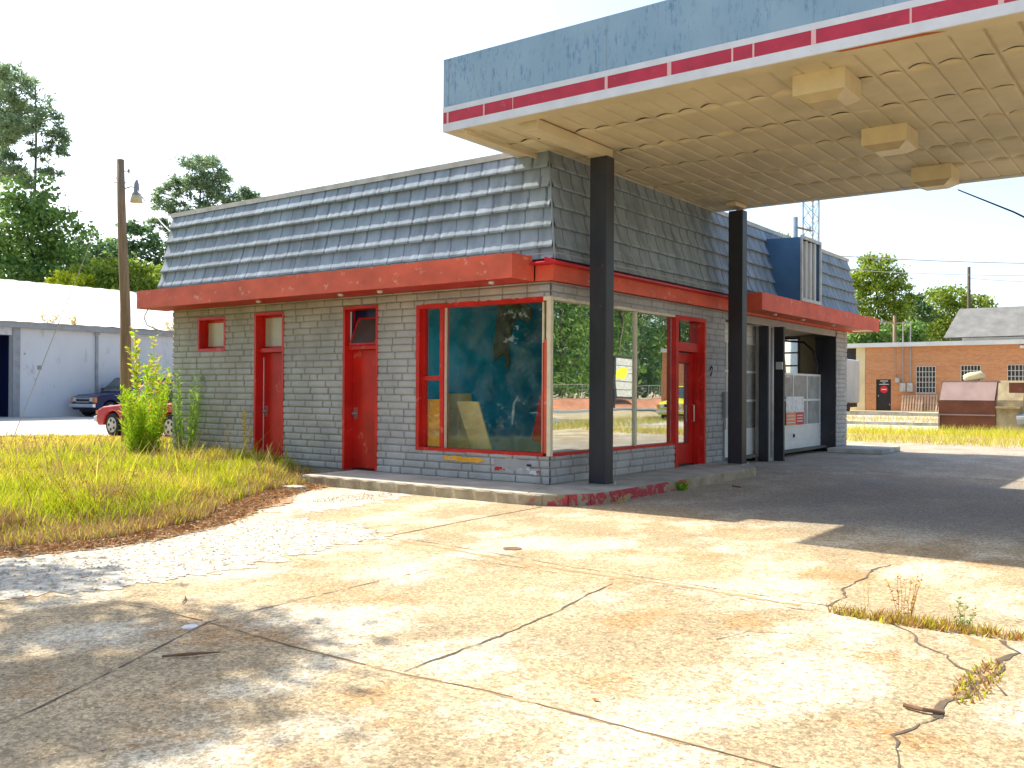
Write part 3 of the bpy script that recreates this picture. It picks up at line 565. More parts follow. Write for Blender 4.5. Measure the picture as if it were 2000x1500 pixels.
# garage eave
b = MB(); FB(b, 6.28, 14.40, -0.70, -0.665, 3.10, 3.44); FB(b, 6.28, 6.315, -0.664, -0.32, 3.10, 3.44); FB(b, 14.365, 14.40, -0.664, 0.1, 3.10, 3.44); b.build('garage_eave_board', M['redfascia'], ST)
b = MB(); FB(b, 6.316, 13.9, -0.664, -0.16, 3.12, 3.14); b.build('garage_eave_soffit', M['orange_soffit'], ST)
b = MB(); FB(b, 13.901, 14.364, -0.664, 0.1, 3.12, 3.14); b.build('garage_eave_soffit', M['trimwhite'], ST)
b = MB(); b.quad((6.32, -0.664, 3.40), (14.36, -0.664, 3.40), (14.36, -0.18, 3.45), (6.32, -0.18, 3.45)); b.build('eave_top', M['flash'], ST)
def puck(x, y, z):
    q = MB(); q.tube([(x, y, z), (x, y, z-0.035)], [0.05, 0.035], 10); q.build('eave_lamp', M['headl'], ST)
for y in (0.75, 3.0, 3.9, 6.0): puck(-0.42, y, 3.083)
for x in (7.6, 9.3, 11.4): puck(x, -0.45, 3.118)

# openings on the left wall -----------------------------------------------------
def ring(b, fn, u0, u1, z0, z1, w0, w1, t, tb=None, tt=None, sill=True):
    tb = t if tb is None else tb; tt = t if tt is None else tt
    fn(b, u0, u0+t, w0, w1, z0, z1); fn(b, u1-t, u1, w0, w1, z0, z1)
    fn(b, u0+t, u1-t, w0, w1, z1-tt, z1)
    if sill: fn(b, u0+t, u1-t, w0, w1, z0, z0+tb)
# small high window
wn = MB(); ring(wn, LB, 7.47, 8.34, 2.24, 2.90, -0.03, 0.20, 0.05); ring(wn, LB, 7.52, 8.29, 2.29, 2.85, 0.14, 0.19, 0.05); wo = wn.build('small_window', M['red'], ST)
b = MB(); LB(b, 7.572, 8.238, 0.15, 0.165, 2.342, 2.798); b.build('pane', M['frost'], wo)
# restroom doors
def restroom(u0, u1, pane, openw):
    f = MB(); ring(f, LB, u0, u1, WZ, 2.92, -0.03, 0.24, 0.05, sill=False); LB(f, u0+0.05, u1-0.05, 0.04, 0.22, 2.19, 2.26)
    fo = f.build('door_frame', M['red'], ST)
    d = MB(); LB(d, u0+0.055, u1-0.055, 0.16, 0.20, WZ+0.02, 2.185); do = d.build('door', M['red'], ST, bevel=0.004)
    k = MB(); k.tube([(0.158, u1-0.13, 1.10), (0.12, u1-0.13, 1.10), (0.10, u1-0.13, 1.10), (0.08, u1-0.13, 1.10)], [0.02, 0.018, 0.03, 0.02], 10)
    k.box(0.156, 0.1595, u1-0.17, u1-0.09, 1.0, 1.2); k.build('handle', M['metal'], do)
    if not openw:
        b = MB(); ring(b, LB, u0+0.05, u1-0.05, 2.262, 2.868, 0.15, 0.19, 0.04); tw = b.build('transom', M['red'], fo)
        b = MB(); LB(b, u0+0.091, u1-0.091, 0.165, 0.175, 2.303, 2.827); b.build('transom_pane', pane, fo)
    else:
        b = MB(); ring(b, LB, -0.31, 0.31, -0.26, 0.26, -0.012, 0.012, 0.03); tw = b.build('transom', M['red'], fo); b = MB(); LB(b, -0.28, 0.28, -0.003, 0.003, -0.23, 0.23); tp = b.build('transom_pane', M['gl_carx'], fo)
        for o in (tw, tp): o.location = (0.10, (u0+u1)/2-0.03, 2.50); o.rotation_euler = (0, R(24), 0)
        b = MB(); LB(b, u1-0.066, u1-0.052, 0.12, 0.15, 2.28, 2.84); LB(b, u0+0.05, u1-0.05, 0.21, 0.22, 2.262, 2.868); b.build('transom_stay', M['navy'], fo)
        b = MB(); LB(b, u1-0.068, u1-0.056, 0.09, 0.118, 2.28, 2.84); b.build('transom_stay', M['canwhite'], fo)
restroom(3.42, 4.25, M['frost'], True); restroom(5.78, 6.61, M['frost'], False)
b = MB(); LB(b, 6.545, 6.556, 0.145, 0.158, 0.2, 2.1); b.build('door_edge_strip', M['canwhite'], ST)
# display window, left side
f = MB(); LB(f, 2.50, 2.57, -0.03, 0.14, 0.55, 2.87); LB(f, 0.1, 2.50, -0.03, 0.14, 2.80, 2.87); LB(f, 0.1, 2.50, -0.03, 0.14, 0.55, 0.60)
LB(f, 2.02, 2.09, 0.0, 0.13, 0.60, 2.80); LB(f, 2.09, 2.50, 0.03, 0.12, 1.66, 1.73)
LB(f, 2.44, 2.50, 0.04, 0.12, 0.60, 1.66); LB(f, 2.44, 2.50, 0.04, 0.12, 1.73, 2.80); LB(f, 0.10, 0.13, 0.0, 0.08, 0.60, 2.2)
f.build('window_frame', M['red'], ST)
b = MB(); LB(b, 0.135, 2.018, 0.07, 0.078, 0.602, 2.798); b.build('window_pane', M['gl_side'], ST)
b = MB(); LB(b, 2.092, 2.438, 0.085, 0.091, 1.732, 2.798); b.build('window_pane', M['gl_side'], ST)
b = MB(); LB(b, 2.092, 2.438, 0.085, 0.091, 0.602, 1.658); b.build('window_pane', M['gl_side'], ST)
b = MB(); LB(b, 2.085, 2.435, 0.11, 0.13, 0.61, 1.36); b.build('infill_board', M['orangeboard'], ST)
b = MB(); LB(b, 1.995, 2.018, 0.03, 0.068, 0.602, 2.798); b.build('glazing_bead', M['cream'], ST); b = MB(); LB(b, 0.132, 0.16, 0.03, 0.068, 0.602, 2.798)
b.build('glazing_bead', M['cream'], ST); b = MB(); b.box(-0.035, 0.03, -0.035, 0.03, 0.56, 2.87); b.box(0.031, 0.09, 0.031, 0.09, 0.60, 2.87); LB(b, 0.031, 0.099, -0.03, 0.10, 2.81, 2.868); b.build('corner_mullion', M['cream'], ST)
b = MB(); LB(b, 0.045, 0.095, -0.005, 0.03, 0.60, 2.25); b.build('corner_strip', M['redfascia'], ST)
# display window, front
f = MB(); FB(f, 0.035, 3.93, -0.025, 0.12, 0.55, 0.60); FB(f, 3.93, 4.04, -0.04, 0.20, 0.15, 2.87); f.build('window_frame', M['red'], ST)
f = MB(); FB(f, 0.035, 3.93, -0.025, 0.10, 2.825, 2.87)
for x in (1.28, 2.59): FB(f, x-0.03, x+0.03, 0.02, 0.09, 0.60, 2.825)
f.build('window_frame', M['cream'], ST)
for x0, x1 in ((0.10, 1.248), (1.312, 2.558), (2.622, 3.928)):
    b = MB(); FB(b, x0, x1, 0.05, 0.058, 0.602, 2.823); b.build('window_pane', M['gl_front'], ST)
# front door
f = MB(); FB(f, 5.12, 5.19, -0.04, 0.26, WZ, 2.87); FB(f, 4.04, 5.12, -0.04, 0.26, 2.80, 2.87); FB(f, 4.04, 5.12, 0.04, 0.24, 2.24, 2.40); FB(f, 5.04, 5.12, 0.05, 0.24, WZ, 2.24)
fo = f.build('door_frame', M['red'], ST)
b = MB(); FB(b, 4.04, 5.12, 0.12, 0.13, 2.40, 2.80); b.build('transom_pane', M['gl_front'], fo)
d = MB(); ring(d, FB, 4.06, 5.02, WZ+0.02, 2.22, 0.16, 0.20, 0.14, 0.38, 0.18); do = d.build('door', M['red'], ST)
b = MB(); FB(b, 4.20, 4.88, 0.175, 0.182, 0.56, 2.02); b.build('door_pane', M['gl_front'], do)
b = MB(); b.tube([(4.96, 0.15, 0.95), (4.96, 0.10, 0.95), (4.96, 0.10, 1.25), (4.96, 0.15, 1.25)], 0.012, 8); b.build('handle', M['metal'], do)
b = MB(); b.tube([(5.36, -0.04, 1.92), (5.40, -0.05, 1.99), (5.44, -0.05, 1.95), (5.41, -0.05, 1.86), (5.38, -0.04, 1.80)], 0.012, 6); b.build('wall_bracket', M['black'], ST)
b = MB(); FB(b, 5.95, 6.07, -0.10, -0.03, 1.0, 1.5); b.tube([(6.0, -0.05, 1.0), (6.0, -0.05, 0.16)], 0.015, 6); b.build('meter_box', M['greytrim'], ST)
# chipped patches on the knee wall
b = MB(); pp = ragged([(1.98, 0.49), (1.18, 0.475), (1.15, 0.43), (1.5, 0.40), (1.95, 0.425)], 0.04, 0.008, 3); b.add([(-0.030, p[0], p[1]) for p in pp], [tuple(range(len(pp)))]); b.build('paint_chip', M['yelpatch'], ST)
b = MB(); pp = ragged([(1.0, 0.49), (0.35, 0.50), (0.30, 0.33), (0.95, 0.30)], 0.05, 0.012, 3); b.add([(-0.029, p[0], p[1]) for p in pp], [tuple(range(len(pp)))]); b.build('plaster_patch', M['blockflat'], ST)
b = MB()
for cx, cz_, s in ((0.93, 0.335, 0.05), (0.86, 0.345, 0.035), (0.80, 0.33, 0.025), (0.18, 0.33, 0.03), (0.70, 0.37, 0.012)):
    b = MB(); pp = ragged([(cx-s, cz_-s*.6), (cx+s, cz_-s*.5), (cx+s*.8, cz_+s*.5), (cx-s*.7, cz_+s*.6)], 0.02, 0.008, int(cx*100)); b.add([(-0.032, p[0], p[1]) for p in pp], [tuple(range(len(pp)))]); b.build('paint_chip', M['signred'], ST)
b = MB()
for cx, cz_, s in ((0.27, 0.32, 0.07), (0.36, 0.36, 0.03)):
    pp = ragged([(cx-s, cz_-s*.6), (cx+s, cz_-s*.4), (cx+s*.8, cz_+s*.5), (cx-s*.7, cz_+s*.3)], 0.03, 0.01, 4); b.add([(-0.031, p[0], p[1]) for p in pp], [tuple(range(len(pp)))])
b.build('paint_chip', M['trimwhite'], ST)
b = MB(); b.box(-0.034, -0.030, 0.30, 0.38, 0.40, 0.43); b.build('wall_hole', M['dark'], ST)

# garage front -----------------------------------------------------------------
for q in ((6.082, 6.13, 0.01, 0.50), (8.38, 8.45, 0.0, 0.20), (8.76, 8.84, -0.21, 0.30), (12.96, 13.02, -0.02, 0.50)):
    b = MB(); FB(b, *q, 0, 2.93); b.build('bay_column', M['post'], ST)
b = MB(); FB(b, 8.451, 8.759, 0.005, 0.3, 0, 2.93); b.build('bay_pier', M['blockflat'], ST)
b = MB(); b.tube([(8.6, -0.02, 0.1), (8.6, -0.02, 2.9)], 0.035, 8); b.build('downpipe', M['flash'], ST, smooth=True)
b = MB(); b.box(8.70, 8.755, -0.20, -0.06, 2.0, 2.16); b.build('junction_box', M['flash'], ST)
b = MB(); FB(b, 6.05, 13.05, -0.005, 0.0035, 2.93, 3.08); b.build('bay_header', M['blockflat'], ST)
def garagedoor(x0, x1, rows, name):
    s = MB(); wdt = x1-x0; y0 = 0.36
    zs = [0.06]+[0.06+0.152*i for i in range(1, 5)]
    for i in range(4): s.box(x0, x1, y0, y0+0.04, zs[i]+0.004, zs[i+1]-0.008); s.box(x0, x1, y0+0.012, y0+0.035, zs[i+1]-0.008, zs[i+1]+0.004)
    nc = 3 if wdt < 3 else 4; sh = 0.62; z = 0.67
    for r_ in range(rows):
        s.box(x0, x1, y0, y0+0.04, z, z+0.05)
        for c in range(nc+1): xx = x0+(wdt-0.05)*c/nc; s.box(xx, xx+0.05, y0+0.002, y0+0.038, z+0.05, z+sh)
        z += sh
    s.box(x0, x1, y0, y0+0.04, z, z+0.05); z += 0.05
    if rows > 2:
        while z < 2.93: s.box(x0, x1, y0, y0+0.04, z+0.004, min(z+0.12, 2.945)); z += 0.124
    o = s.build(name, M['white'], ST)
    for r_ in range(rows):
        for c in range(nc):
            xa = x0+(wdt-0.05)*c/nc+0.05; xb = x0+(wdt-0.05)*(c+1)/nc; p = MB(); p.box(xa, xb, y0+0.018, y0+0.024, 0.72+sh*r_, 0.67+sh*(r_+1)); p.build('pane', M['gl_door'], o)
    h = MB(); h.box(x0+wdt/2-0.03, x0+wdt/2+0.03, y0-0.03, y0-0.001, 0.42, 0.50); h.build('handle', M['black'], o)
    return o
g1 = garagedoor(6.14, 8.90, 3, 'garage_door'); g2 = garagedoor(9.0, 12.95, 2, 'garage_door')
b = MB(); b.tube([(12.85, 0.42, 0.1), (12.85, 0.42, 2.2), (12.84, 0.50, 2.55), (12.83, 0.75, 2.80), (12.8, 1.4, 2.86), (12.8, 4.0, 2.88)], 0.03, 6); b.build('door_track', M['black'], ST)
# signs taped in the garage door (colour blocks, lettering too small to read)
sg = MB(); sg.box(10.45, 11.65, 0.345, 0.356, 1.02, 1.40); s0 = sg.build('window_poster', M['signwhite']); tag(s0, 'pale poster with red and orange lower half taped inside garage door panes', 'poster')
sg = MB(); sg.box(10.45, 11.10, 0.343, 0.355, 0.72, 1.015); sg.build('lower_panel', M['signorange'], s0)
sg = MB(); sg.box(11.11, 11.65, 0.343, 0.355, 0.72, 1.015); sg.build('lower_panel', M['signred'], s0)
sg = MB()
for i in range(3): sg.box(11.18, 11.56, 0.3405, 0.3425, 0.79+i*0.07, 0.815+i*0.07)
for i in range(3): sg.box(10.52, 11.02, 0.3405, 0.3425, 0.77+i*0.08, 0.79+i*0.08)
sg.build('print_lines', M['signwhite'], s0)
# east window
b = MB(); b.box(BX-0.21, BX+0.02, 1.15, 1.22, 1.86, 2.99); b.box(BX-0.21, BX+0.02, 2.48, 2.55, 1.86, 2.99)
for z in (1.86, 2.2, 2.55, 2.93): b.box(BX-0.2, BX+0.01, 1.22, 2.48, z, z+0.04)
b.box(BX-0.13, BX-0.09, 1.62, 1.66, 1.9, 2.93); b.build('side_window_frame', M['greytrim'], ST)
# empty light box sign
b = MB(); b.prism([(3.45, -0.66), (4.78, -0.66), (4.80, 0.10), (3.45, -0.20)], 0, 8.42, 8.46) if False else None
b = MB()
for xx in (8.42, 9.62):
    b.add([(xx, -0.70, 3.46), (xx, -0.70, 4.80), (xx, 0.12, 4.82), (xx, -0.17, 3.46), (xx+0.03, -0.70, 3.46), (xx+0.03, -0.70, 4.80), (xx+0.03, 0.12, 4.82), (xx+0.03, -0.17, 3.46)],
          [(0, 1, 2, 3), (7, 6, 5, 4), (0, 4, 5, 1), (1, 5, 6, 2), (2, 6, 7, 3), (3, 7, 4, 0)])
b.quad((8.45, -0.69, 4.805), (9.62, -0.69, 4.805), (9.62, 0.12, 4.82), (8.45, 0.12, 4.82)); sb = b.build('sign_box', M['blue'], ST)
b = MB(); ring(b, FB, 8.40, 9.67, 3.44, 4.84, -0.735, -0.70, 0.07); fr_ = b.build('sign_frame', M['flash'], ST)
b = MB()
for i, x in enumerate((8.58, 8.86, 9.14, 9.42)): b.tube([(x, -0.66, 3.50), (x, -0.66, 4.76)], 0.035, 8)
b.build('tube_lamps', M['trimwhite'], ST)
b = MB(); FB(b, 8.46, 9.6, -0.60, -0.58, 3.48, 4.78); b.build('sign_back', M['flash'], ST)
b = MB(); b.tube([(8.72, -0.61, 3.95), (8.72, -0.64, 3.95)], 0.01, 5)
pp = [(8.66+0.09*math.cos(t)*(1+0.3*math.sin(3*t)), 4.17+0.20*math.sin(t)) for t in np.linspace(0, 6.1, 14)]; b.add([(p[0]+0.06, -0.605, p[1]) for p in pp], [tuple(range(14))]); b.build('rust_patch', M['rust'], ST)
M['rust2'] = mat('red_rust', (0.40, 0.09, 0.03), 0.9, 0.3); bpy.data.objects['rust_patch'].data.materials[0] = M['rust2']
# service wire to the corner
b = MB(); b.tube([(-0.55, 9.2, 3.1), (-0.4, 9.6, 2.95), (-0.2, 9.8, 2.8), (0.3, 9.5, 2.55)], 0.012, 5); b.build('loose_cable', M['conduit'], ST)

# things inside the office ------------------------------------------------------
b = MB(); b.add([(0.55, 1.72, 0.16), (0.55, 1.34, 0.16), (0.28, 1.55, 1.33), (0.28, 1.98, 1.33), (0.58, 1.72, 0.16), (0.58, 1.34, 0.16), (0.31, 1.55, 1.33), (0.31, 1.98, 1.33)], [(0, 1, 2, 3), (7, 6, 5, 4), (0, 4, 5, 1), (1, 5, 6, 2), (2, 6, 7, 3), (3, 7, 4, 0)])
tag(b.build('leaning_board', M['cardboard']), 'tall tan panel leaning behind the corner display window', 'board')
b = MB(); b.box(0.9, 1.2, 2.45, 2.8, 0.15, 1.2); b.box(0.88, 1.22, 2.43, 2.82, 1.201, 1.45); tag(b.build('cardboard_box', M['cardboard'], bevel=0.005), 'tan carton behind the leaning panel inside the display window', 'box')
b = MB(); b.add([(0.9, 0.95, 0.75), (0.9, 0.55, 0.55), (0.9, 0.50, 1.40), (0.9, 0.80, 1.42), (0.93, 0.95, 0.75), (0.93, 0.55, 0.55), (0.93, 0.50, 1.40), (0.93, 0.80, 1.42)], [(0, 1, 2, 3), (7, 6, 5, 4), (0, 4, 5, 1), (1, 5, 6, 2), (2, 6, 7, 3), (3, 7, 4, 0)])
o = b.build('red_sign', M['signred']); o.rotation_euler = (0, 0, 0); tag(o, 'tilted red panel with white spots beside the cream corner mullion', 'sign')
for (y, z) in ((0.62, 1.12), (0.70, 1.0), (0.58, 0.93)): b = MB(); b.tube([(0.899, y, z), (0.894, y, z)], 0.03, 10); b.build('white_spot', M['signwhite'], o)
b = MB(); b.tube([(0.91, 0.8, 0.15), (0.915, 0.75, 0.65)], 0.01, 6); b.build('stand', M['metal'], o)
b = MB(); b.box(5.90, 5.95, 2.35, 2.60, 1.55, 1.85); wb = b.build('wall_box', M['trimwhite']); tag(wb, 'small white electrical box on the teal office wall', 'switch box')
b = MB(); b.box(5.885, 5.899, 2.42, 2.52, 1.66, 1.78); b.build('face_plate', M['greytrim'], wb)
b = MB(); pts = [(1.62, 3.0), (1.15, 3.0), (0.95, 2.75), (1.02, 2.6), (1.3, 2.66), (1.42, 2.3), (1.40, 1.95), (1.46, 1.85), (1.50, 2.1), (1.62, 2.05), (1.70, 1.98), (1.72, 2.2)]
b.prism([(p[0], p[1]) for p in pts], 0, 0.9, 0.94); tag(b.build('hanging_insulation', M['torn']), 'torn dark strip hanging from the office ceiling behind glass', 'insulation')
b = MB(); b.tube([(1.2, 1.55, 0.95), (1.2, 1.54, 1.12), (1.15, 1.48, 1.3), (1.12, 1.38, 1.42)], [0.012, 0.025, 0.02, 0.006], 8); tag(b.build('curled_paper', M['trimwhite']), 'curled pale strip of paper inside the display window', 'paper strip')

# ------------------------------------------------------------------ canopy
CN = thing('canopy', 'faded blue pump canopy with red stripe and tan soffit', 'canopy')
CX0, CX1, CY0, CY1, CZ = -1.58, 5.80, -13.5, 0.69, 5.0; CT = 5.97
b = MB()
def fasc(b, o, z0, z1, t=0.03):
    b.box(CX0-o, CX0-o+t, CY0-o, CY1+o, z0, z1); b.box(CX1+o-t, CX1+o, CY0-o, CY1+o, z0, z1)
    b.box(CX0-o+t, CX1+o-t, CY1+o-t, CY1+o, z0, z1); b.box(CX0-o+t, CX1+o-t, CY0-o, CY0-o+t, z0, z1)
fasc(b, 0, 5.322, CT); b.build('fascia', M['canblue'], CN)
b = MB(); fasc(b, 0.004, 4.99, 5.098); fasc(b, 0.004, 5.250, 5.321); b.build('white_band', M['canwhite'], CN)
b = MB(); fasc(b, 0.002, 5.0985, 5.2495); b.build('red_stripe', M['canred'], CN)
b = MB()
for y, wd in ((0.61, 0.03), (-0.01, 0.025), (-0.48, 0.01), (-1.86, 0.04), (-2.69, 0.05), (-3.45, 0.02), (-3.69, 0.02), (-4.34, 0.05), (-5.29, 0.02), (-6.08, 0.05), (-7.5, 0.05)): b = MB(); b.box(CX0-0.006, CX0-0.0025, y-wd/2, y+wd/2, 5.0985, 5.2495); b.build('stripe_seam', M['canpink'], CN)
b = MB()
for y in (0.60, -1.86, -4.34, -6.84, -9.3): b = MB(); b.box(CX0-0.0015, CX0-0.0001, y-0.002, y+0.002, 5.322, CT-0.002); b.build('panel_seam', M['shingle'], CN)
b = MB(); b.box(CX0+0.03, CX1-0.03, CY0+0.03, CY1-0.03, 5.90, 5.94); b.build('canopy_deck', M['roofdeck'], CN)
# quilted soffit: pans running along x, puckered over the purlins
PW = 0.308; xs = np.unique(np.round(np.concatenate([np.arange(CX0+0.03, CX1-0.02, 0.06), [CX1-0.03]]+[[q-.11, q-.09, q-.075, q-.05, q-.035, q-.02, q-.01, q, q+.02] for q in (-1.3, -0.38, 0.84, 2.09, 3.32, 4.55)]), 4)); ys = np.unique(np.round(np.concatenate([np.arange(-44, 3)[:, None]*PW-0.02+np.array([0, .012, .025, .045, .09, .135, .18, .225, .27, .295])[None]]).ravel(), 4)); ys = ys[(ys > CY0+0.03) & (ys < CY1-0.03)]
X, Y = np.meshgrid(xs, ys, indexing='ij'); PUR = [-1.3, -0.38, 0.84, 2.09, 3.32, 4.55]; PW = 0.308
cell = np.floor((Y+0.02)/PW); fy = ((Y+0.02)/PW-cell)
Zs = np.full_like(X, CZ+0.03)
rr = np.random.default_rng(3).random((400,))
for i, px_ in enumerate(PUR):
    amp = 0.055*(0.3+0.9*rr[(cell.astype(int)*7+i*13) % 400]); g = np.where(X < px_, np.exp(-((X-px_)/0.14)**2), np.exp(-((X-px_)/0.02)**2))
    Zs += amp*g*np.sin(np.pi*np.clip(fy, 0.02, 0.98))
Zs -= 0.008*np.sin(np.pi*fy)*(0.6+0.4*np.sin(X*2.2)); Zs += np.where((fy < 0.06), 0.030, 0)
n = len(ys); i, j = np.meshgrid(np.arange(len(xs)-1), np.arange(n-1), indexing='ij')
cxm = (xs[:-1]+xs[1:])[i]/2; cym = (ys[:-1]+ys[1:])[j]/2; cc = np.floor((cym+0.02)/PW); ff = (cym+0.02)/PW-cc; hole = np.zeros(cxm.shape, bool)
for q, (px_, st) in enumerate(zip(PUR, (0.35, 0.85, 0.95, 0.75, 0.5, 0.45))):
    r1 = rr[(cc.astype(int)*5+q*29+3) % 400]; wdt = np.where(r1 < st, 0.085*(0.45+0.55*r1/st)*st, 0)*np.clip(np.sin(np.pi*np.clip((ff-.1)/.8, 0, 1)), 0, 1)**0.6
    hole |= (cxm > px_-wdt) & (cxm < px_)
a = (i*n+j)[~hole]
npmesh('soffit', np.stack([X, Y, Zs], -1).reshape(-1, 3), np.stack([a, a+1, a+n+1, a+n], 1), M['soffit'], CN, smooth=True)
b = MB(); b.box(CX0+0.03, CX0+0.26, CY0+0.03, CY1-0.2, 4.995, 5.0); b.box(CX0+0.03, 5.77, CY1-0.20, CY1-0.03, 4.99, 5.02); b.build('soffit_border', M['soffit'], CN)
for y in (-0.55, -8.6):
    b = MB(); b.box(CX0+0.28, 0.62, y-0.12, y+0.12, 4.88, 5.02); b.build('beam', M['soffit'], CN, bevel=0.01)
    b = MB(); b.box(5.1, 5.62, y-0.1, y+0.1, 4.94, 5.02); b.build('beam', M['soffit'], CN, bevel=0.01)
b = MB(); b.box(CX0+0.05, 5.7, 0.33, 0.36, 4.93, 4.99); b.build('end_beam', M['soffit'], CN)
b = MB(); b.add([(-1.54, -5.4, 4.994), (-1.48, -5.6, 4.985), (-1.50, -4.6, 4.990), (-1.545, -4.5, 4.994)], [(0, 1, 2, 3)]); b.build('torn_edge', M['rust2'], CN)
def colm(x, y, z0):
    b = MB(); b.box(x-0.11, x+0.11, y-0.14, y+0.14, z0, 4.885); o = b.build('column', M['post'], CN, bevel=0.008)
    b = MB(); b.box(x-0.125, x+0.125, y-0.155, y+0.155, z0, z0+0.02); b.tube([(x+0.15, y-0.14, z0), (x+0.15, y-0.14, z0+0.05)], 0.02, 6); b.build('base_plate', M['metal'], o)
colm(0.50, -0.56, WZ); colm(5.42, -0.56, WZ); colm(0.5, -8.6, 0.0); colm(5.42, -8.6, 0.0)
lampl = ['nearest and largest cream box light under the canopy edge', 'middle one of the three cream box lights under canopy', 'farthest cream box light at the back edge of canopy']
def canlight(x, lab):
    t = thing('canopy_light', lab, 'ceiling light', (x, -4.18, 5.0), 0, 'box lights under the canopy')
    b = MB(); b.box(-0.30, 0.30, -0.29, 0.29, -0.20, 0.03)
    b.build('housing', M['lampbody'], t, bevel=0.006)
    b = MB(); b.add([(-0.285, -0.275, -0.2005), (0.285, -0.275, -0.2005), (0.285, 0.275, -0.2005), (-0.285, 0.275, -0.2005), (-0.16, -0.16, -0.27), (0.16, -0.16, -0.27), (0.16, 0.16, -0.27), (-0.16, 0.16, -0.27)],
                    [(0, 1, 5, 4), (1, 2, 6, 5), (2, 3, 7, 6), (3, 0, 4, 7), (7, 6, 5, 4)]); b.build('lens', M['lens'], t)
    return t
for x, l in zip((-0.66, 1.95, 4.62), lampl): canlight(x, l)
b = MB(); b.tube([(4.9, -4.45, 4.72), (5.2, -5.2, 4.33), (5.6, -6.2, 3.70), (5.9, -7.2, 3.1)], [0.010, 0.014, 0.020, 0.024], 7); tag(b.build('hanging_pipe', M['navy']), 'dark slanting pipe hanging below the farthest canopy light', 'pipe')

# ------------------------------------------------------------------ vegetation
def limbtube(b, p, q, r0, r1, bend=0.15, n=4):
    p, q = Vector(p), Vector(q); L = (q-p).length; pts = []
    off = Vector((random.uniform(-1, 1), random.uniform(-1, 1), random.uniform(-0.3, 0.6)))*L*bend
    for i in range(n+1):
        t = i/n; pts.append(p.lerp(q, t)+off*math.sin(math.pi*t))
    b.tube(pts, [r0+(r1-r0)*i/n for i in range(n+1)], 6)
def tree(name, label, base, h, blobs, lmat, n, size, r=0.2, cat='tree', group=None, pine=False, trunk_top=0.8, asp=0.6, fill=0.5, lean=(0, 0)):
    """blobs: (dx, dy, z fraction, radius) relative to base"""
    t = thing(name, label, cat, tuple(base), 0, group); b = MB(); H_ = h
    top = Vector((lean[0], lean[1], H_*trunk_top))
    pts = [Vector((0, 0, -0.1))]+[top*(i/6)+Vector((random.uniform(-1, 1)*r, random.uniform(-1, 1)*r, 0)) for i in range(1, 7)]
    b.tube(pts, [r*(1-0.72*i/6) for i in range(7)], 8)
    for (dx, dy, zf, R_) in blobs:
        c = Vector((dx, dy, zf*H_)); hh = max(0.15, min(0.97, (c.z-math.hypot(dx, dy)*0.6)/top.z)); s = top*hh
        limbtube(b, s, c, r*0.36*(1.15-hh), r*0.07, 0.10)
        for _ in range(3):
            e = c+Vector((random.gauss(0, 1), random.gauss(0, 1), random.gauss(0, .6)))*R_*0.5; limbtube(b, s.lerp(c, 0.6), e, r*0.12, r*0.04, 0.12, 3)
    b.build('trunk', M['bark'], t, smooth=True)
    wts = np.array([q[3]**2 for q in blobs]); wts = wts/wts.sum(); cs = []; ds = []
    for (dx, dy, zf, R_), wt in zip(blobs, wts):
        m_ = int(n*wt); nc = max(5, int(9*R_)) if pine else max(8, int(14*R_))
        dirs = unit(rng.normal(size=(nc, 3))); cc = dirs*(R_*(fill+(1-fill)*rng.random(nc)**0.5)[:, None])*np.array([1, 1, 0.62 if pine else 0.85])+np.array([dx, dy, zf*H_])
        idx = rng.integers(0, nc, m_); sr = R_*(0.19 if pine else 0.24)
        off = rng.normal(size=(m_, 3))*sr*np.array([1, 1, 0.65]); cs.append(cc[idx]+off); ds.append(off+np.array([0, 0, sr*0.4]))
    C_ = np.concatenate(cs); D_ = np.concatenate(ds)
    V, F = leafquads(C_, size, asp, D=unit(D_)+0.5*rng.normal(size=D_.shape) if pine else None)
    npmesh('crown', V, F, lmat, t); return t
def rblobs(n, w, z0, z1, r0, r1, seed, top=0.6):
    r_ = random.Random(seed); out = []
    for i in range(n):
        t = (i+0.5)/n; zf = z0+(z1-z0)*t; ww = w*(1-abs(t-0.35)**1.5*top*1.6); a = r_.uniform(0, 6.28); q = r_.random()**0.5*ww
        out.append((math.cos(a)*q, math.sin(a)*q, zf+r_.uniform(-.03, .03), r_.uniform(r0, r1)))
    return out
SC = _r[:2]; VW = _f[:2]   # used only to lay out how wide a tree spreads across the plot
def sb_(lst): return [(SC[0]*s+VW[0]*d, SC[1]*s+VW[1]*d, zf, R_) for (s, d, zf, R_) in lst]
# tall pine at the left edge
k = 68; bs = far(62, k, 0.15)
tree('pine_tree', 'tall thin pine with open tufted crown at left edge', bs, 25, sb_([(-1.8, 0, .97, 1.3), (-2.6, 1, .88, 1.5), (-.3, 0, .90, 1.6), (.9, 0, .83, 1.4), (-2.8, 0, .80, 1.6), (1.6, .5, .79, 1.1), (-.6, -1, .80, 1.4), (.5, 0, .74, 1.0), (-2.2, 0, .70, 1.5), (2.2, 0, .74, .7), (1.3, 0, .68, .9), (-1.0, .6, .66, .9), (-3.6, 0, .93, 1.3), (.7, 0, .60, .9)]), M['pine_leaf'], 12000, 0.36, 0.20, pine=True, trunk_top=.93, asp=.28, fill=.35)
bs = far(-30, 72, 0.15)
tree('pine_tree', 'pine partly cut off at left edge behind the tall one', bs, 27, sb_([(1.5, 0, .93, 1.6), (.5, 1, .85, 2.0), (1.8, 0, .78, 1.5), (0, -1, .72, 2.0), (1.6, 0, .66, 1.4)]), M['pine_leaf'], 7500, 0.36, 0.22, pine=True, trunk_top=.9, asp=.28, fill=.4)
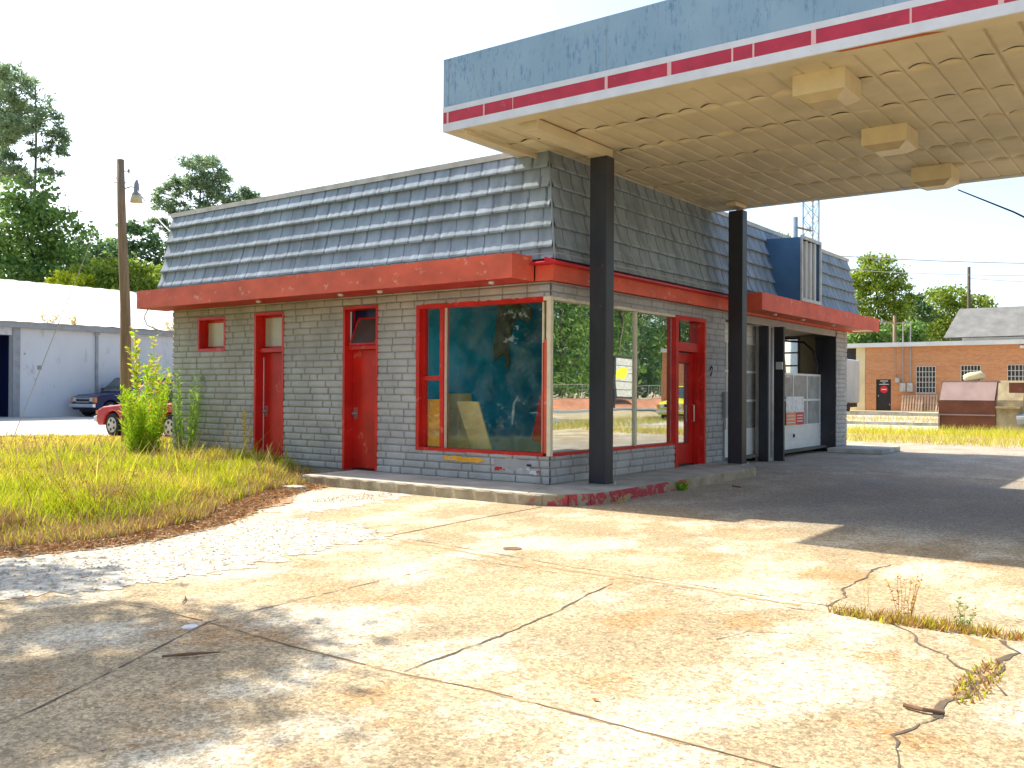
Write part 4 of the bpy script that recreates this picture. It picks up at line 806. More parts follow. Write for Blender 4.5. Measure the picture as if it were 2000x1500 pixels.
tree('oak_tree', 'large dark green tree below the tall pine', far(55, 64, 0.15), 15.5, sb_([(0, 0, .92, 1.7), (-1.9, 0, .80, 2.0), (1.6, 0, .80, 1.8), (0, 0, .72, 2.4), (-2.4, 0, .60, 2.2), (2.3, 0, .62, 2.0), (0, -1, .52, 2.5), (2.7, 0, .45, 1.7), (-2.2, 0, .42, 2.0), (0, 0, .35, 2.0)]), M['leaf'], 15000, 0.34, 0.24, fill=.5)
tree('oak_tree', 'dark tree between the tall pine and the lamp pole', far(170, 74, 0.15), 14.2, sb_([(0, 0, .88, 1.5), (-1.6, 0, .76, 1.7), (1.5, 0, .74, 1.7), (0, 0, .6, 2.0), (-2, 0, .5, 1.8), (1.8, 0, .48, 1.8), (0, 0, .4, 2.0)]), M['leaf_dark'], 9000, 0.34, 0.22)
tree('oak_tree', 'dark tree between the lamp pole and station roof', far(283, 76, 0.15), 15.2, sb_([(-.6, 0, .90, 1.3), (-1.5, 0, .78, 1.6), (1.2, 0, .82, 1.6), (0, 0, .66, 1.9), (1.9, 0, .62, 1.6), (-2, 0, .55, 1.7), (1.5, 0, .46, 1.8), (-.5, 0, .42, 2.0)]), M['leaf_dark'], 9500, 0.34, 0.22)
tree('shade_tree', 'low dark tree crown just left of the lamp pole', far(222, 80, 0.15), 14.8, sb_([(0, 0, .88, 1.3), (-1.4, 0, .74, 1.5), (1.2, 0, .7, 1.6), (0, 0, .56, 2.2), (-1, 0, .42, 2.2)]), M['leaf'], 7000, 0.34, 0.2)
tree('bushy_tree', 'bright green bushy tree right behind the warehouse roof', far(222, 60, 0.15), 10.2, sb_([(0, 0, .88, 1.2), (-1.5, 0, .80, 1.2), (1.4, 0, .84, 1.3), (2.6, 0, .80, 1.2), (-2.2, 0, .72, 1.1), (0, 0, .66, 1.8), (2.2, 0, .6, 1.6), (-2.8, 0, .64, .9)]), M['leaf_bright'], 11000, 0.26, 0.15)
tree('bushy_tree', 'lime green shrub top above the warehouse roof ridge', far(132, 58, 0.15), 8.9, sb_([(0, 0, .92, .7), (.8, 0, .88, .7), (-.6, 0, .84, .8), (.3, 0, .75, 1.2)]), M['g_green'], 3500, 0.24, 0.1)
tree('pine_tree', 'spreading pine rising behind the station roof', far(388, 80, 0.15), 21.4, sb_([(0, 0, .95, 1.7), (-1.3, 0, .90, 1.3), (1.4, 0, .90, 1.5), (0, 0, .86, 1.5), (2.1, 0, .83, 1.3), (-2.3, 0, .85, 1.1), (-3.2, 0, .80, 1.2), (-1.9, 0, .78, 1.1), (.5, 0, .79, 1.2), (-3.7, 0, .73, .9), (-2.3, 0, .70, 1.1), (-.6, 0, .73, 1.1), (-4.0, 0, .68, .8), (1.8, 0, .76, 1.0)]), M['pine_leaf'], 12000, 0.36, 0.2, pine=True, trunk_top=.93, asp=.3, fill=.35)
tree('pine_tree', 'smaller pine crown touching the station roof line', far(488, 82, 0.15), 19.4, sb_([(0, 0, .94, 1.2), (-1.4, 0, .90, 1.0), (1.3, 0, .90, 1.0), (0, 0, .86, 1.2), (-1.8, 0, .84, .9), (1.6, 0, .85, .8), (0, 0, .78, 1.3)]), M['pine_leaf'], 7500, 0.36, 0.17, pine=True, trunk_top=.93, asp=.3, fill=.4)
# right-hand background
tree('broadleaf_tree', 'tall bright green tree beside the station end wall', far(1712, 78, 0.4), 12.6, sb_([(0, 0, .92, 1.3), (-1, 0, .84, 1.4), (1.1, 0, .84, 1.2), (-.3, 0, .72, 1.7), (1.9, 0, .76, .9), (-1.6, 0, .64, 1.5), (1.4, 0, .62, 1.4), (2.9, 0, .70, .5), (0, 0, .50, 1.9), (-1.5, 0, .42, 1.5), (1.8, 0, .44, 1.7), (3, 0, .38, 1.2)]), M['leaf_bright'], 15000, 0.27, 0.16)
tree('cedar_tree', 'dark evergreen between the two bright green trees', far(1778, 84, 0.4), 10.5, sb_([(0, 0, .9, .9), (.7, 0, .78, 1.1), (-.6, 0, .66, 1.2), (.6, 0, .5, 1.4), (0, 0, .36, 1.5)]), M['leaf_dark'], 7000, 0.26, 0.14)
tree('broadleaf_tree', 'broad pale green tree behind the brick building', far(1868, 100, 0.4), 12.2, sb_([(0, 0, .92, 1.5), (-2, 0, .88, 1.6), (2.2, 0, .86, 1.5), (-3.4, 0, .72, 1.8), (0, 0, .74, 2.2), (3.6, 0, .74, 1.6), (5.2, 0, .66, 1.4), (-2, 0, .56, 2.2), (2.2, 0, .56, 2.2), (-4.4, 0, .5, 1.8), (0, 0, .4, 2)]), M['leaf_bright'], 13000, 0.34, 0.2)
tree('broadleaf_tree', 'distant green tree at the right edge behind roof', far(2005, 105, 0.4), 11, sb_([(0, 0, .9, 1.5), (-1.6, 0, .78, 1.5), (1.6, 0, .78, 1.5), (0, 0, .6, 2.2), (-2.5, 0, .52, 1.6)]), M['leaf_bright'], 6000, 0.36, 0.2)
tree('broadleaf_tree', 'tree top peeking over the garage mansard roof', far(1532, 90, 0.4), 16.6, sb_([(-.6, 0, .93, 1.0), (.6, 0, .91, .8), (-1.5, 0, .87, 1.0), (1.2, 0, .86, .9), (0, 0, .82, 1.2)]), M['leaf_bright'], 4500, 0.32, 0.2)
tree('broadleaf_tree', 'low dark tree behind the white roof edge of brick building', far(1690, 70, 0.4), 7.0, sb_([(0, 0, .8, 1.2), (1.8, 0, .76, 1.2), (3.4, 0, .78, 1.1), (-1, 0, .6, 1.4), (1.6, 0, .5, 1.6), (4.5, 0, .62, 1.2)]), M['leaf'], 9000, 0.26, 0.14)
# tree over the photographer's left: throws the dappled shade
tree('shade_tree', 'leafy tree throwing dappled shade over the concrete', (-9.6, 6.6, 0), 9.2, [(0.5, -1.0, .92, 1.5), (1.7, -1.4, .80, 1.3), (-1.8, -.6, .84, 1.8), (0, 0, .76, 1.7), (2.0, -.2, .64, 1.1), (-3.4, -1.0, .74, 1.9), (-2.0, -1.8, .62, 1.7), (-4.6, 0, .62, 1.7), (-.6, -2.2, .70, 1.4), (-3.2, -2.4, .55, 1.5), (-5.5, -1.6, .7, 1.8), (.6, -2.0, .60, 1.0)], M['leaf'], 42000, 0.17, 0.2, fill=.25)
# trees across the road, seen mirrored in the shop windows
for i in range(26):
    x = 18+i*4.6+random.uniform(-1, 1); y = -47-7*(i % 3)-random.uniform(0, 3); hh = random.uniform(17, 27)
    tree('roadside_tree', 'tall tree in the wood across the road', (x, y, 0), hh, rblobs(14, 3.4, .06, .95, 1.9, 2.9, i, .45), [M['leaf'], M['leaf_dark'], M['pine_leaf']][i % 3], 5600, 0.50, 0.26, group='trees across the road')
for i, (x, y) in enumerate([(-19, 9), (-22, 14.5), (-24.5, 20), (-29, 26), (-17, 16), (-34, 33), (-20, 4.5), (-27, 12), (-31, 19)]):
    tree('lawn_tree', 'leafy tree on the lawn left of the station, mirrored in the display window', (x, y, 0), 11+2*(i % 3), rblobs(12, 2.6, .08, .93, 1.5, 2.2, 60+i, .45), M['leaf_dark'], 9000, 0.40, 0.2, group='trees left of the station')

# ---- grass
def turf():
    nb = 150000; pts = []
    from itertools import count
    def inside(P):
        poly = np.array([(-40, 1.25), (-12, 1.4), (-7.0, 1.35), (-6.1, 1.05), (-4.7, 1.5), (-3.9, 2.3), (-3.0, 2.95), (-2.3, 3.4), (-1.4, 3.75), (-0.3, 3.95), (-0.04, 4.1), (-0.04, 9.25), (13.9, 9.3), (17, 12), (14, 13), (7.4, 14.0), (4.85, 16.5), (4.7, 20.6), (3.0, 22.2), (-40, 22.2)])
        x, y = P[:, 0], P[:, 1]; c = np.zeros(len(P), bool); j = len(poly)-1
        for i in range(len(poly)):
            xi, yi = poly[i]; xj, yj = poly[j]; cc = ((yi > y) != (yj > y)) & (x < (xj-xi)*(y-yi)/(yj-yi+1e-12)+xi); c ^= cc; j = i
        return c
    A = np.stack([rng.uniform(-11.5, 0, 420000), 1.0+21*rng.random(420000)**1.7], 1); B = np.stack([rng.uniform(0, 12, 60000), rng.uniform(9.3, 22, 60000)], 1)
    P = np.concatenate([A, B]); P = P[inside(P)]
    bear = np.arctan2(P[:, 1]-CAM[1], P[:, 0]-CAM[0]); P = P[bear < R(71)]
    den = vnoise(P[:, 0], P[:, 1], 0.6, 5); P = P[rng.random(len(P)) < 0.45+0.55*den]
    n = len(P); x, y = P[:, 0], P[:, 1]
    edge = np.clip((y-(1.2+np.maximum(0, (x+4.7))*0.62))/1.5, 0, 1)      # 0 at the worn front edge
    edge = np.where(x > -4.7, np.clip((y-(1.45+(x+4.7)*0.68))/1.0, 0, 1), edge)
    edge = np.clip(edge*1.25-0.75*vnoise(x, y, 0.35, 21)*(edge < 0.9), 0, 1)
    hh = (0.09+0.19*rng.random(n)+0.14*vnoise(x, y, 1.1, 6))*(0.40+0.60*edge); far_ = sst((y-9)/10.0); hh *= (1-0.72*far_)*(0.75+0.6*vnoise(x, y, 0.45, 12))
    tall = rng.random(n) < 0.018; hh = np.where(tall, hh*1.9, hh)
    wd = (0.0028+0.0035*rng.random(n))*(1+y/8); az = rng.random(n)*6.283; lean = hh*(0.15+0.5*rng.random(n))
    dx, dy = np.cos(az), np.sin(az); z0 = np.zeros(n); a2 = rng.random(n)*6.283; wx, wy = np.cos(a2)*wd, np.sin(a2)*wd
    V = np.stack([np.stack([x-wx, y-wy, z0], -1), np.stack([x+wx, y+wy, z0], -1),
                  np.stack([x+dx*lean*.35+wx*.8, y+dy*lean*.35+wy*.8, hh*.6], -1), np.stack([x+dx*lean*.35-wx*.8, y+dy*lean*.35-wy*.8, hh*.6], -1),
                  np.stack([x+dx*lean+wx*.15, y+dy*lean+wy*.15, hh], -1), np.stack([x+dx*lean-wx*.15, y+dy*lean-wy*.15, hh], -1)], 1)
    o = np.arange(n)[:, None]*6; F = np.concatenate([o+np.array([0, 1, 2, 3]), o+np.array([3, 2, 4, 5])])
    q = vnoise(x, y, 0.9, 8)*0.6+0.4*rng.random(n); mi = np.where(q > 0.60, 1, 0); mi = np.where(far_*0.9+0.35*rng.random(n) > 0.62, 1, mi)
    mi = np.where(rng.random(n) > 0.22+0.75*edge, 2, mi); mi = np.where(vnoise(x, y, 0.7, 31)+0.25*rng.random(n) > 0.98, 2, mi); mi = np.where(tall & (rng.random(n) < .6), 2, mi); mi = np.where(rng.random(n) < 0.035+0.10*(1-edge), 3, mi)
    tag(npmesh('grass', V.reshape(-1, 3), F, [M['g_green'], M['g_yel'], M['g_straw'], M['g_rust']], None, np.concatenate([mi, mi])), 'unmown yellow green grass beside the station', 'grass', kind='stuff')
turf()
def scatter_blades(name, cx, cy, rx, ry, n, h, mats, rot=0, label='sparse grass tufts', z=0.0):
    a = rng.random(n)*6.283; q = rng.random(n)**0.5; lx, ly = q*np.cos(a)*rx, q*np.sin(a)*ry
    x = cx+lx*math.cos(rot)-ly*math.sin(rot); y = cy+lx*math.sin(rot)+ly*math.cos(rot); hh = h*(0.3+0.9*rng.random(n)); az = rng.random(n)*6.283; ln = hh*(0.3+0.6*rng.random(n)); w_ = 0.004+0.004*rng.random(n)+h*0.01
    a2 = rng.random(n)*6.283; wx, wy = np.cos(a2)*w_, np.sin(a2)*w_; zz = np.full(n, z)+gz(x, y)
    V = np.stack([np.stack([x-wx, y-wy, zz], -1), np.stack([x+wx, y+wy, zz], -1), np.stack([x+np.cos(az)*ln, y+np.sin(az)*ln, zz+hh], -1)], 1).reshape(-1, 3)
    o = npmesh(name, V, np.arange(3*n).reshape(n, 3), mats, None, rng.integers(0, len(mats), n)); tag(o, label, 'grass', kind='stuff'); return o
scatter_blades('grass_strip', 20.5, -2.5, 2.6, 9.5, 9000, 0.22, [M['g_green'], M['g_yel'], M['g_straw']], label='yellow green grass strip beyond the garage')
scatter_blades('grass_strip', 25.2, 0.0, 1.6, 9.0, 7000, 0.35, [M['g_green'], M['g_yel']], label='taller weeds in front of the dumpster')
scatter_blades('grass_strip', 38, 5.0, 2.5, 10.0, 5000, 0.25, [M['g_yel'], M['g_straw']], label='dry verge in front of brick building')
scatter_blades('grass_strip', 10, -15.0, 45, 2.6, 30000, 0.25, [M['g_green'], M['g_straw']], label='roadside verge near the street')
scatter_blades('grass_strip', -4.75, -6.15, 0.10, 0.62, 900, 0.07, [M['g_rust'], M['g_straw'], M['weedgold'], M['g_green']], label='dry tufts growing from the slab crack')
scatter_blades('grass_strip', -5.85, -6.65, 0.45, 0.09, 330, 0.035, [M['g_green'], M['g_straw'], M['g_rust']], label='short tufts in the broken crack')
scatter_blades('grass_strip', -3.3, 2.35, 0.5, 0.25, 500, 0.05, [M['g_straw'], M['g_rust']], 0.6, label='dead litter at the turf corner')
scatter_blades('grass_strip', -2.0, 1.9, 0.7, 0.35, 350, 0.03, [M['g_straw'], M['g_rust']], label='dead litter beside the kerb')
# sheared brown litter along the turf edge
def litter():
    n = 16000; t = rng.random(n); pth = np.array([(-11.5, 1.1), (-7.2, 1.15), (-6.1, 0.9), (-4.8, 1.3), (-4.0, 2.0), (-3.0, 2.7), (-2.2, 3.2), (-1.3, 3.55)]); k = t*(len(pth)-1); i = np.minimum(k.astype(int), len(pth)-2); f = (k-i)[:, None]
    C_ = pth[i]*(1-f)+pth[i+1]*f+rng.normal(size=(n, 2))*0.13; C3 = np.column_stack([C_, 0.012+0.03*rng.random(n)])
    V, F = leafquads(C3, 0.07, 0.16, D=np.column_stack([rng.normal(size=(n, 2)), 0.25*rng.normal(size=n)]))
    tag(npmesh('leaf_litter', V, F, [M['g_straw'], M['g_rust'], M['litter']], None, rng.integers(0, 3, n)), 'brown dead stalks along the grass edge', 'litter', kind='stuff')
litter()
def stones():
    n = 3200; r_ = rng
    P = np.column_stack([r_.uniform(-9.8, -3.7, n), r_.uniform(-1.1, 1.3, n)])
    g = np.array([(-11, 0.95), (-9.5, 0.2), (-7.5, -0.95), (-6.3, -1.12), (-5.2, -0.92), (-4.2, -0.82), (-3.75, 0.1), (-4.0, 1.2), (-4.6, 1.2), (-6.1, 0.75), (-7.2, 0.98)])
    x, y = P.T; c = np.zeros(n, bool); j = len(g)-1
    for i in range(len(g)):
        xi, yi = g[i]; xj, yj = g[j]; c ^= ((yi > y) != (yj > y)) & (x < (xj-xi)*(y-yi)/(yj-yi+1e-12)+xi); j = i
    P = P[c]; E = np.column_stack([r_.uniform(-11, 0, 420), r_.uniform(-9, 1, 420)]); s1 = 0.006+0.014*r_.random(len(P))**2; s2 = 0.004+0.009*r_.random(420)**2
    P = np.concatenate([P, E]); s = np.concatenate([s1, s2]); m_ = len(P)
    o6 = np.array([(1, 0, 0), (0, 1, 0), (-1, 0, 0), (0, -1, 0), (0, 0, .8), (0, 0, -.4)]); V = np.column_stack([P, np.full(m_, 0.006)])[:, None, :]+(o6[None]*(0.7+0.6*r_.random((m_, 6, 1))))*s[:, None, None]
    t = np.array([(0, 1, 4), (1, 2, 4), (2, 3, 4), (3, 0, 4)]); F = (np.arange(m_)[:, None, None]*6+t[None]).reshape(-1, 3)
    tag(npmesh('loose_gravel', V.reshape(-1, 3), F, M['stone']), 'loose pale stones scattered over the broken slab', 'gravel', kind='stuff')
stones()

# ---- weeds
def weed(name, label, base, h, nst, mats, spread=0.15, leafn=60, lsz=0.05, upness=1.2, lean=(0, 0), stemr=0.006, asp=0.3, top_only=0.0, smat=None, group=None, rag=.65):
    t = thing(name, label, 'weed', base, 0, group); b = MB(); C_ = []; D_ = []
    for i in range(nst):
        a = random.uniform(0, 6.28); q = random.random()**.5*spread; p0 = Vector((q*math.cos(a)*.5, q*math.sin(a)*.5, 0)); hh = h*random.uniform(rag, 1.0)
        p1 = p0+Vector((math.cos(a)*spread*random.uniform(.2, 1)+lean[0]*hh, math.sin(a)*spread*random.uniform(.2, 1)+lean[1]*hh, hh))
        pts = [p0.lerp(p1, s/5)+Vector((random.uniform(-1, 1), random.uniform(-1, 1), 0))*stemr*2 for s in range(6)]; b.tube(pts, [stemr*(1-.13*s) for s in range(6)], 5)
        for _ in range(leafn):
            s = top_only+(1-top_only)*random.random(); p = p0.lerp(p1, s); d = Vector((random.gauss(0, 1), random.gauss(0, 1), upness*random.random())).normalized()
            C_.append(tuple(p+d*lsz*.5)); D_.append(tuple(d))
    b.build('stems', smat or mats[0], t)
    V, F = leafquads(np.array(C_), lsz, asp, D=np.array(D_)); npmesh('leaves', V, F, mats, t, rng.integers(0, len(mats), len(F))); return t
weed('tall_weed', 'feathery bright green weed clump right of the lamp pole', (-0.75, 9.0, 0), 1.95, 40, [M['weed'], M['weed'], M['g_green']], .40, 150, .13, 2.2, asp=.13, rag=.35)
weed('tall_weed', 'narrow grey green weed clump against the station corner', (-0.38, 8.2, 0), 2.05, 22, [M['weedblue'], M['weed']], .26, 95, .10, 2.6, asp=.12, rag=.4)
weed('sapling', 'tall yellow green sapling beside the leaning pole', (0.35, 10.6, 0), 2.9, 12, [M['g_green'], M['weed'], M['g_yel']], .42, 90, .12, .8, asp=.45)
weed('dry_weed', 'golden dried weed leaning in front of red restroom door', (-0.55, 6.1, 0), 1.15, 3, [M['weedgold'], M['g_yel']], .10, 90, .05, 1.0, asp=.4, lean=(-.05, -.06))
weed('dry_weed', 'bare golden twig weed branching across the red door', (-0.55, 6.4, 0), 1.30, 2, [M['weedgold'], M['g_rust']], .22, 55, .045, .8, asp=.35, lean=(-.02, .18))
weed('dry_weed', 'reddish seed stalk clump at the left frame edge', (-1.6, 14.8, 0), 1.3, 7, [M['weedgold'], M['g_rust'], M['g_green']], .4, 60, .09, .8, asp=.4)
weed('crack_weed', 'larger spindly golden weed in the slab crack', (-4.62, -5.98, 0), 0.34, 9, [M['weedgold'], M['g_yel'], M['g_rust']], .10, 26, .022, 1.0, stemr=.0022, asp=.4, smat=M['g_rust'])
weed('crack_weed', 'small green weed at right end of slab crack', (-4.74, -6.36, 0), 0.20, 6, [M['weedblue'], M['leaf_bright']], .07, 22, .026, 1.0, stemr=.002, asp=.4)
weed('crack_weed', 'wispy pale stalk left of the larger crack weed', (-4.55, -5.72, 0), 0.26, 3, [M['g_straw'], M['g_yel']], .06, 12, .016, 1.0, stemr=.0015, asp=.4)
weed('kerb_weed', 'fresh green weed at the foot of red kerb', (1.80, -1.20, 0), 0.13, 8, [M['leaf_bright'], M['weed']], .09, 18, .05, 1.0, stemr=.003, asp=.5)
weed('kerb_weed', 'tiny dry weed at the rounded kerb corner', (-0.2, -1.24, 0), 0.14, 6, [M['g_yel'], M['weedgold']], .16, 10, .03, 1.0, stemr=.002, asp=.3)
for i, (x, y, h_, l) in enumerate([(-5.4, 2.6, .6, 'rust coloured stalks rising in the middle of the grass'), (-4.0, 5.6, .55, 'dry seed stalks in the grass before the weeds'), (-2.0, 5.4, .5, 'yellow stalks near the first red door'), (-6.6, 6.0, .6, 'pale arching stalks in the grass at left')]):
    weed('grass_stalks', l, (x, y, 0), h_, 26, [[M['g_rust'], M['weedgold']], [M['g_straw'], M['g_yel']]][i % 2], .5, 14, .04, 1.6, stemr=.003, asp=.3)
# twigs, leaf, brick and a white plate
def small(name, label, cat, pts, r_, m, n=6): b = MB(); b.tube(pts, r_, n); return tag(b.build(name, m), label, cat)
small('stick', 'short brown stick near the bottom right crack', 'stick', [(-6.50, -6.44, .015), (-6.52, -6.53, .018), (-6.49, -6.62, .012)], [.010, .011, .007], M['twig'])
small('stick', 'thin dark stick lying in the dappled shade', 'stick', [(-8.15, -2.92, .012), (-8.05, -3.02, .02), (-7.90, -3.10, .012)], [.006, .010, .004], M['twig'])
small('stick', 'small twig left of the white disc', 'stick', [(-7.15, -1.68, .01), (-7.22, -1.78, .014), (-7.3, -1.86, .01)], [.004, .006, .003], M['twig'])
small('stick', 'thin twig near the shaded kerb face', 'stick', [(2.9, -1.55, .01), (2.75, -1.75, .012)], [.012, .008], M['twig'])
b = MB(); b.tube([(-7.64, -2.44, 0), (-7.64, -2.44, .006)], [.055, .05], 7); tag(b.build('white_disc', M['trimwhite']), 'flat white lid lying where two slab joints cross', 'lid')
b = MB(); b.box(-1.98, -1.78, 3.15, 3.45, 0.0, 0.07); tag(b.build('loose_brick', M['gravel'], bevel=.01), 'loose pale block at the grass edge near kerb', 'brick')
b = MB(); b.add([(-7.315, -5.22, .006), (-7.30, -5.24, .014), (-7.285, -5.22, .008), (-7.30, -5.19, .012)], [(0, 1, 2, 3)]); tag(b.build('dry_leaf', M['g_rust']), 'single orange dry leaf at the bottom edge', 'leaf')

# ------------------------------------------------------------------ lamp pole, guy wire
P = thing('lamp_pole', 'leaning weathered wooden pole with yard lamp near grass edge', 'utility pole', (1.73, 13.62, 0))
tp = np.array([1.55, 13.77, 7.11])-np.array([1.73, 13.62, 0])
b = MB(); b.tube([(0, 0, -.3), tuple(tp*.25+np.array([.01, .02, 0])), tuple(tp*.5+np.array([.03, 0, 0])), tuple(tp*.75), tuple(tp)], [.145, .135, .12, .105, .092], 14); b.build('pole_shaft', M['pole'], P, smooth=True)
rgt = Vector((SC[0], SC[1], 0)).normalized(); a0 = Vector(tuple(tp*.90))
b = MB(); b.tube([a0+rgt*.08, a0+rgt*.25+Vector((0, 0, .05)), a0+rgt*.36+Vector((0, 0, .02))], .018, 6); arm = b.build('lamp_arm', M['metal'], P)
b = MB(); c0 = a0+rgt*.38; b.tube([c0+Vector((0, 0, .22)), c0+Vector((0, 0, .12)), c0+Vector((0, 0, -.08)), c0+Vector((0, 0, -.16))], [.03, .06, .07, .12], 10); b.build('lamp_head', M['greytrim'], P, smooth=True)
b = MB(); b.tube([c0+Vector((0, 0, -.165)), c0+Vector((0, 0, -.34))], [.13, .15], 12); b.build('lamp_lens', M['lampbody'], P, smooth=True)
b = MB(); q = Vector(tuple(tp*.96)); b.tube([q+rgt*.1, q+rgt*.2], .012, 5); b.tube([q+rgt*.2+Vector((0, 0, -.04)), q+rgt*.2+Vector((0, 0, .05))], .03, 8); b.tube([Vector(tuple(tp*.92))-rgt*.14, Vector(tuple(tp*.92))+rgt*.14], .015, 5); b.build('insulator', M['greytrim'], P)
top = Vector((1.55, 13.77, 6.9)); g0 = Vector(tuple(far(20, 24, 0)))
b = MB(); b.tube([top, top.lerp(g0, .5), g0], .009, 5); tag(b.build('guy_wire', M['conduit']), 'thin guy wire slanting from pole to grass at left', 'wire')
lh = Vector((1.73, 13.62, 0))+c0; rc = Vector((0.3, 9.5, 4.6))
b = MB(); b.tube([lh, lh.lerp(rc, .3)+Vector((0, 0, -.06)), lh.lerp(rc, .65)+Vector((0, 0, -.08)), rc], .016, 5); b.tube([lh+rgt*.2+Vector((0, 0, .1)), lh+rgt*.45+Vector((0, 0, .42)), lh+rgt*.9+Vector((0, 0, .30))], .010, 5)
tag(b.build('service_cable', M['greytrim']), 'service cable from yard lamp down to the station roof', 'cable')

# ------------------------------------------------------------------ warehouse on the left
W = thing('warehouse', 'long white block warehouse with bright metal roof', 'warehouse')
b = MB(); b.box(10.35, 34, 37.5, 37.8, 0, 4.35); b.box(-20, 7.6, 37.5, 37.8, 0, 4.35); b.box(7.6, 10.35, 37.5, 37.8, 4.0, 4.35); b.box(33.7, 34, 37.8, 52, 0, 4.35); b.build('wall', M['whwall'], W)
b = MB(); b.box(7.6, 10.35, 40, 40.1, 0, 4); b.box(7.5, 7.6, 37.8, 40, 0, 4); b.box(10.36, 10.46, 37.8, 40, 0, 4); b.box(7.6, 10.35, 37.8, 40, 4, 4.1); b.build('loading_bay', M['navy'], W)
b = MB(); b.box(10.36, 10.7, 37.42, 37.497, 0, 4.35); b.box(14.45, 14.58, 37.40, 37.497, 0, 4.35); b.box(14.40, 14.63, 37.38, 37.399, 4.2, 4.36); b.build('pilaster', M['greytrim'], W)
b = MB(); b.box(-20.3, 34.3, 37.2, 37.497, 4.352, 4.62); b.build('gutter', M['greytrim'], W)
rv = []; rf = []; nx = 260; xs_ = np.linspace(-20.4, 34.4, nx)
zc = 0.035*np.abs(((np.arange(nx) % 4)-2))/2
for yy, zz in ((37.1, 4.62), (44.0, 7.30), (51, 4.62)): rv.append(np.column_stack([xs_, np.full(nx, yy), zz+zc]))
rv = np.concatenate(rv); a = np.arange(nx-1); rf = np.concatenate([np.stack([a+k*nx, a+1+k*nx, a+1+(k+1)*nx, a+(k+1)*nx], 1) for k in range(2)])
npmesh('roof', rv, rf, M['roofmetal'], W)
b = MB(); b.box(10.9, 10.98, 37.47, 37.499, 3.1, 3.18); b.box(11.55, 11.75, 37.47, 37.499, 2.4, 2.6); b.box(16.2, 16.35, 37.47, 37.499, 3.9, 3.98); b.build('wall_fitting', M['greytrim'], W)
for i, (px, h_) in enumerate([(85, .35), (165, .4), (88, .3)]):
    pass
for (x, lab) in ((12.0, 'dry weeds on the warehouse gutter at left'), (13.3, 'dry weeds on the warehouse gutter nearer the pole'), (18.6, 'dry weeds on the warehouse gutter beside station corner')):
    weed('gutter_weed', lab, (x, 37.3, 4.62), 0.55, 6, [M['weedgold'], M['g_yel']], .4, 22, .12, 1.0, stemr=.008, asp=.4, group='weeds on the warehouse gutter')

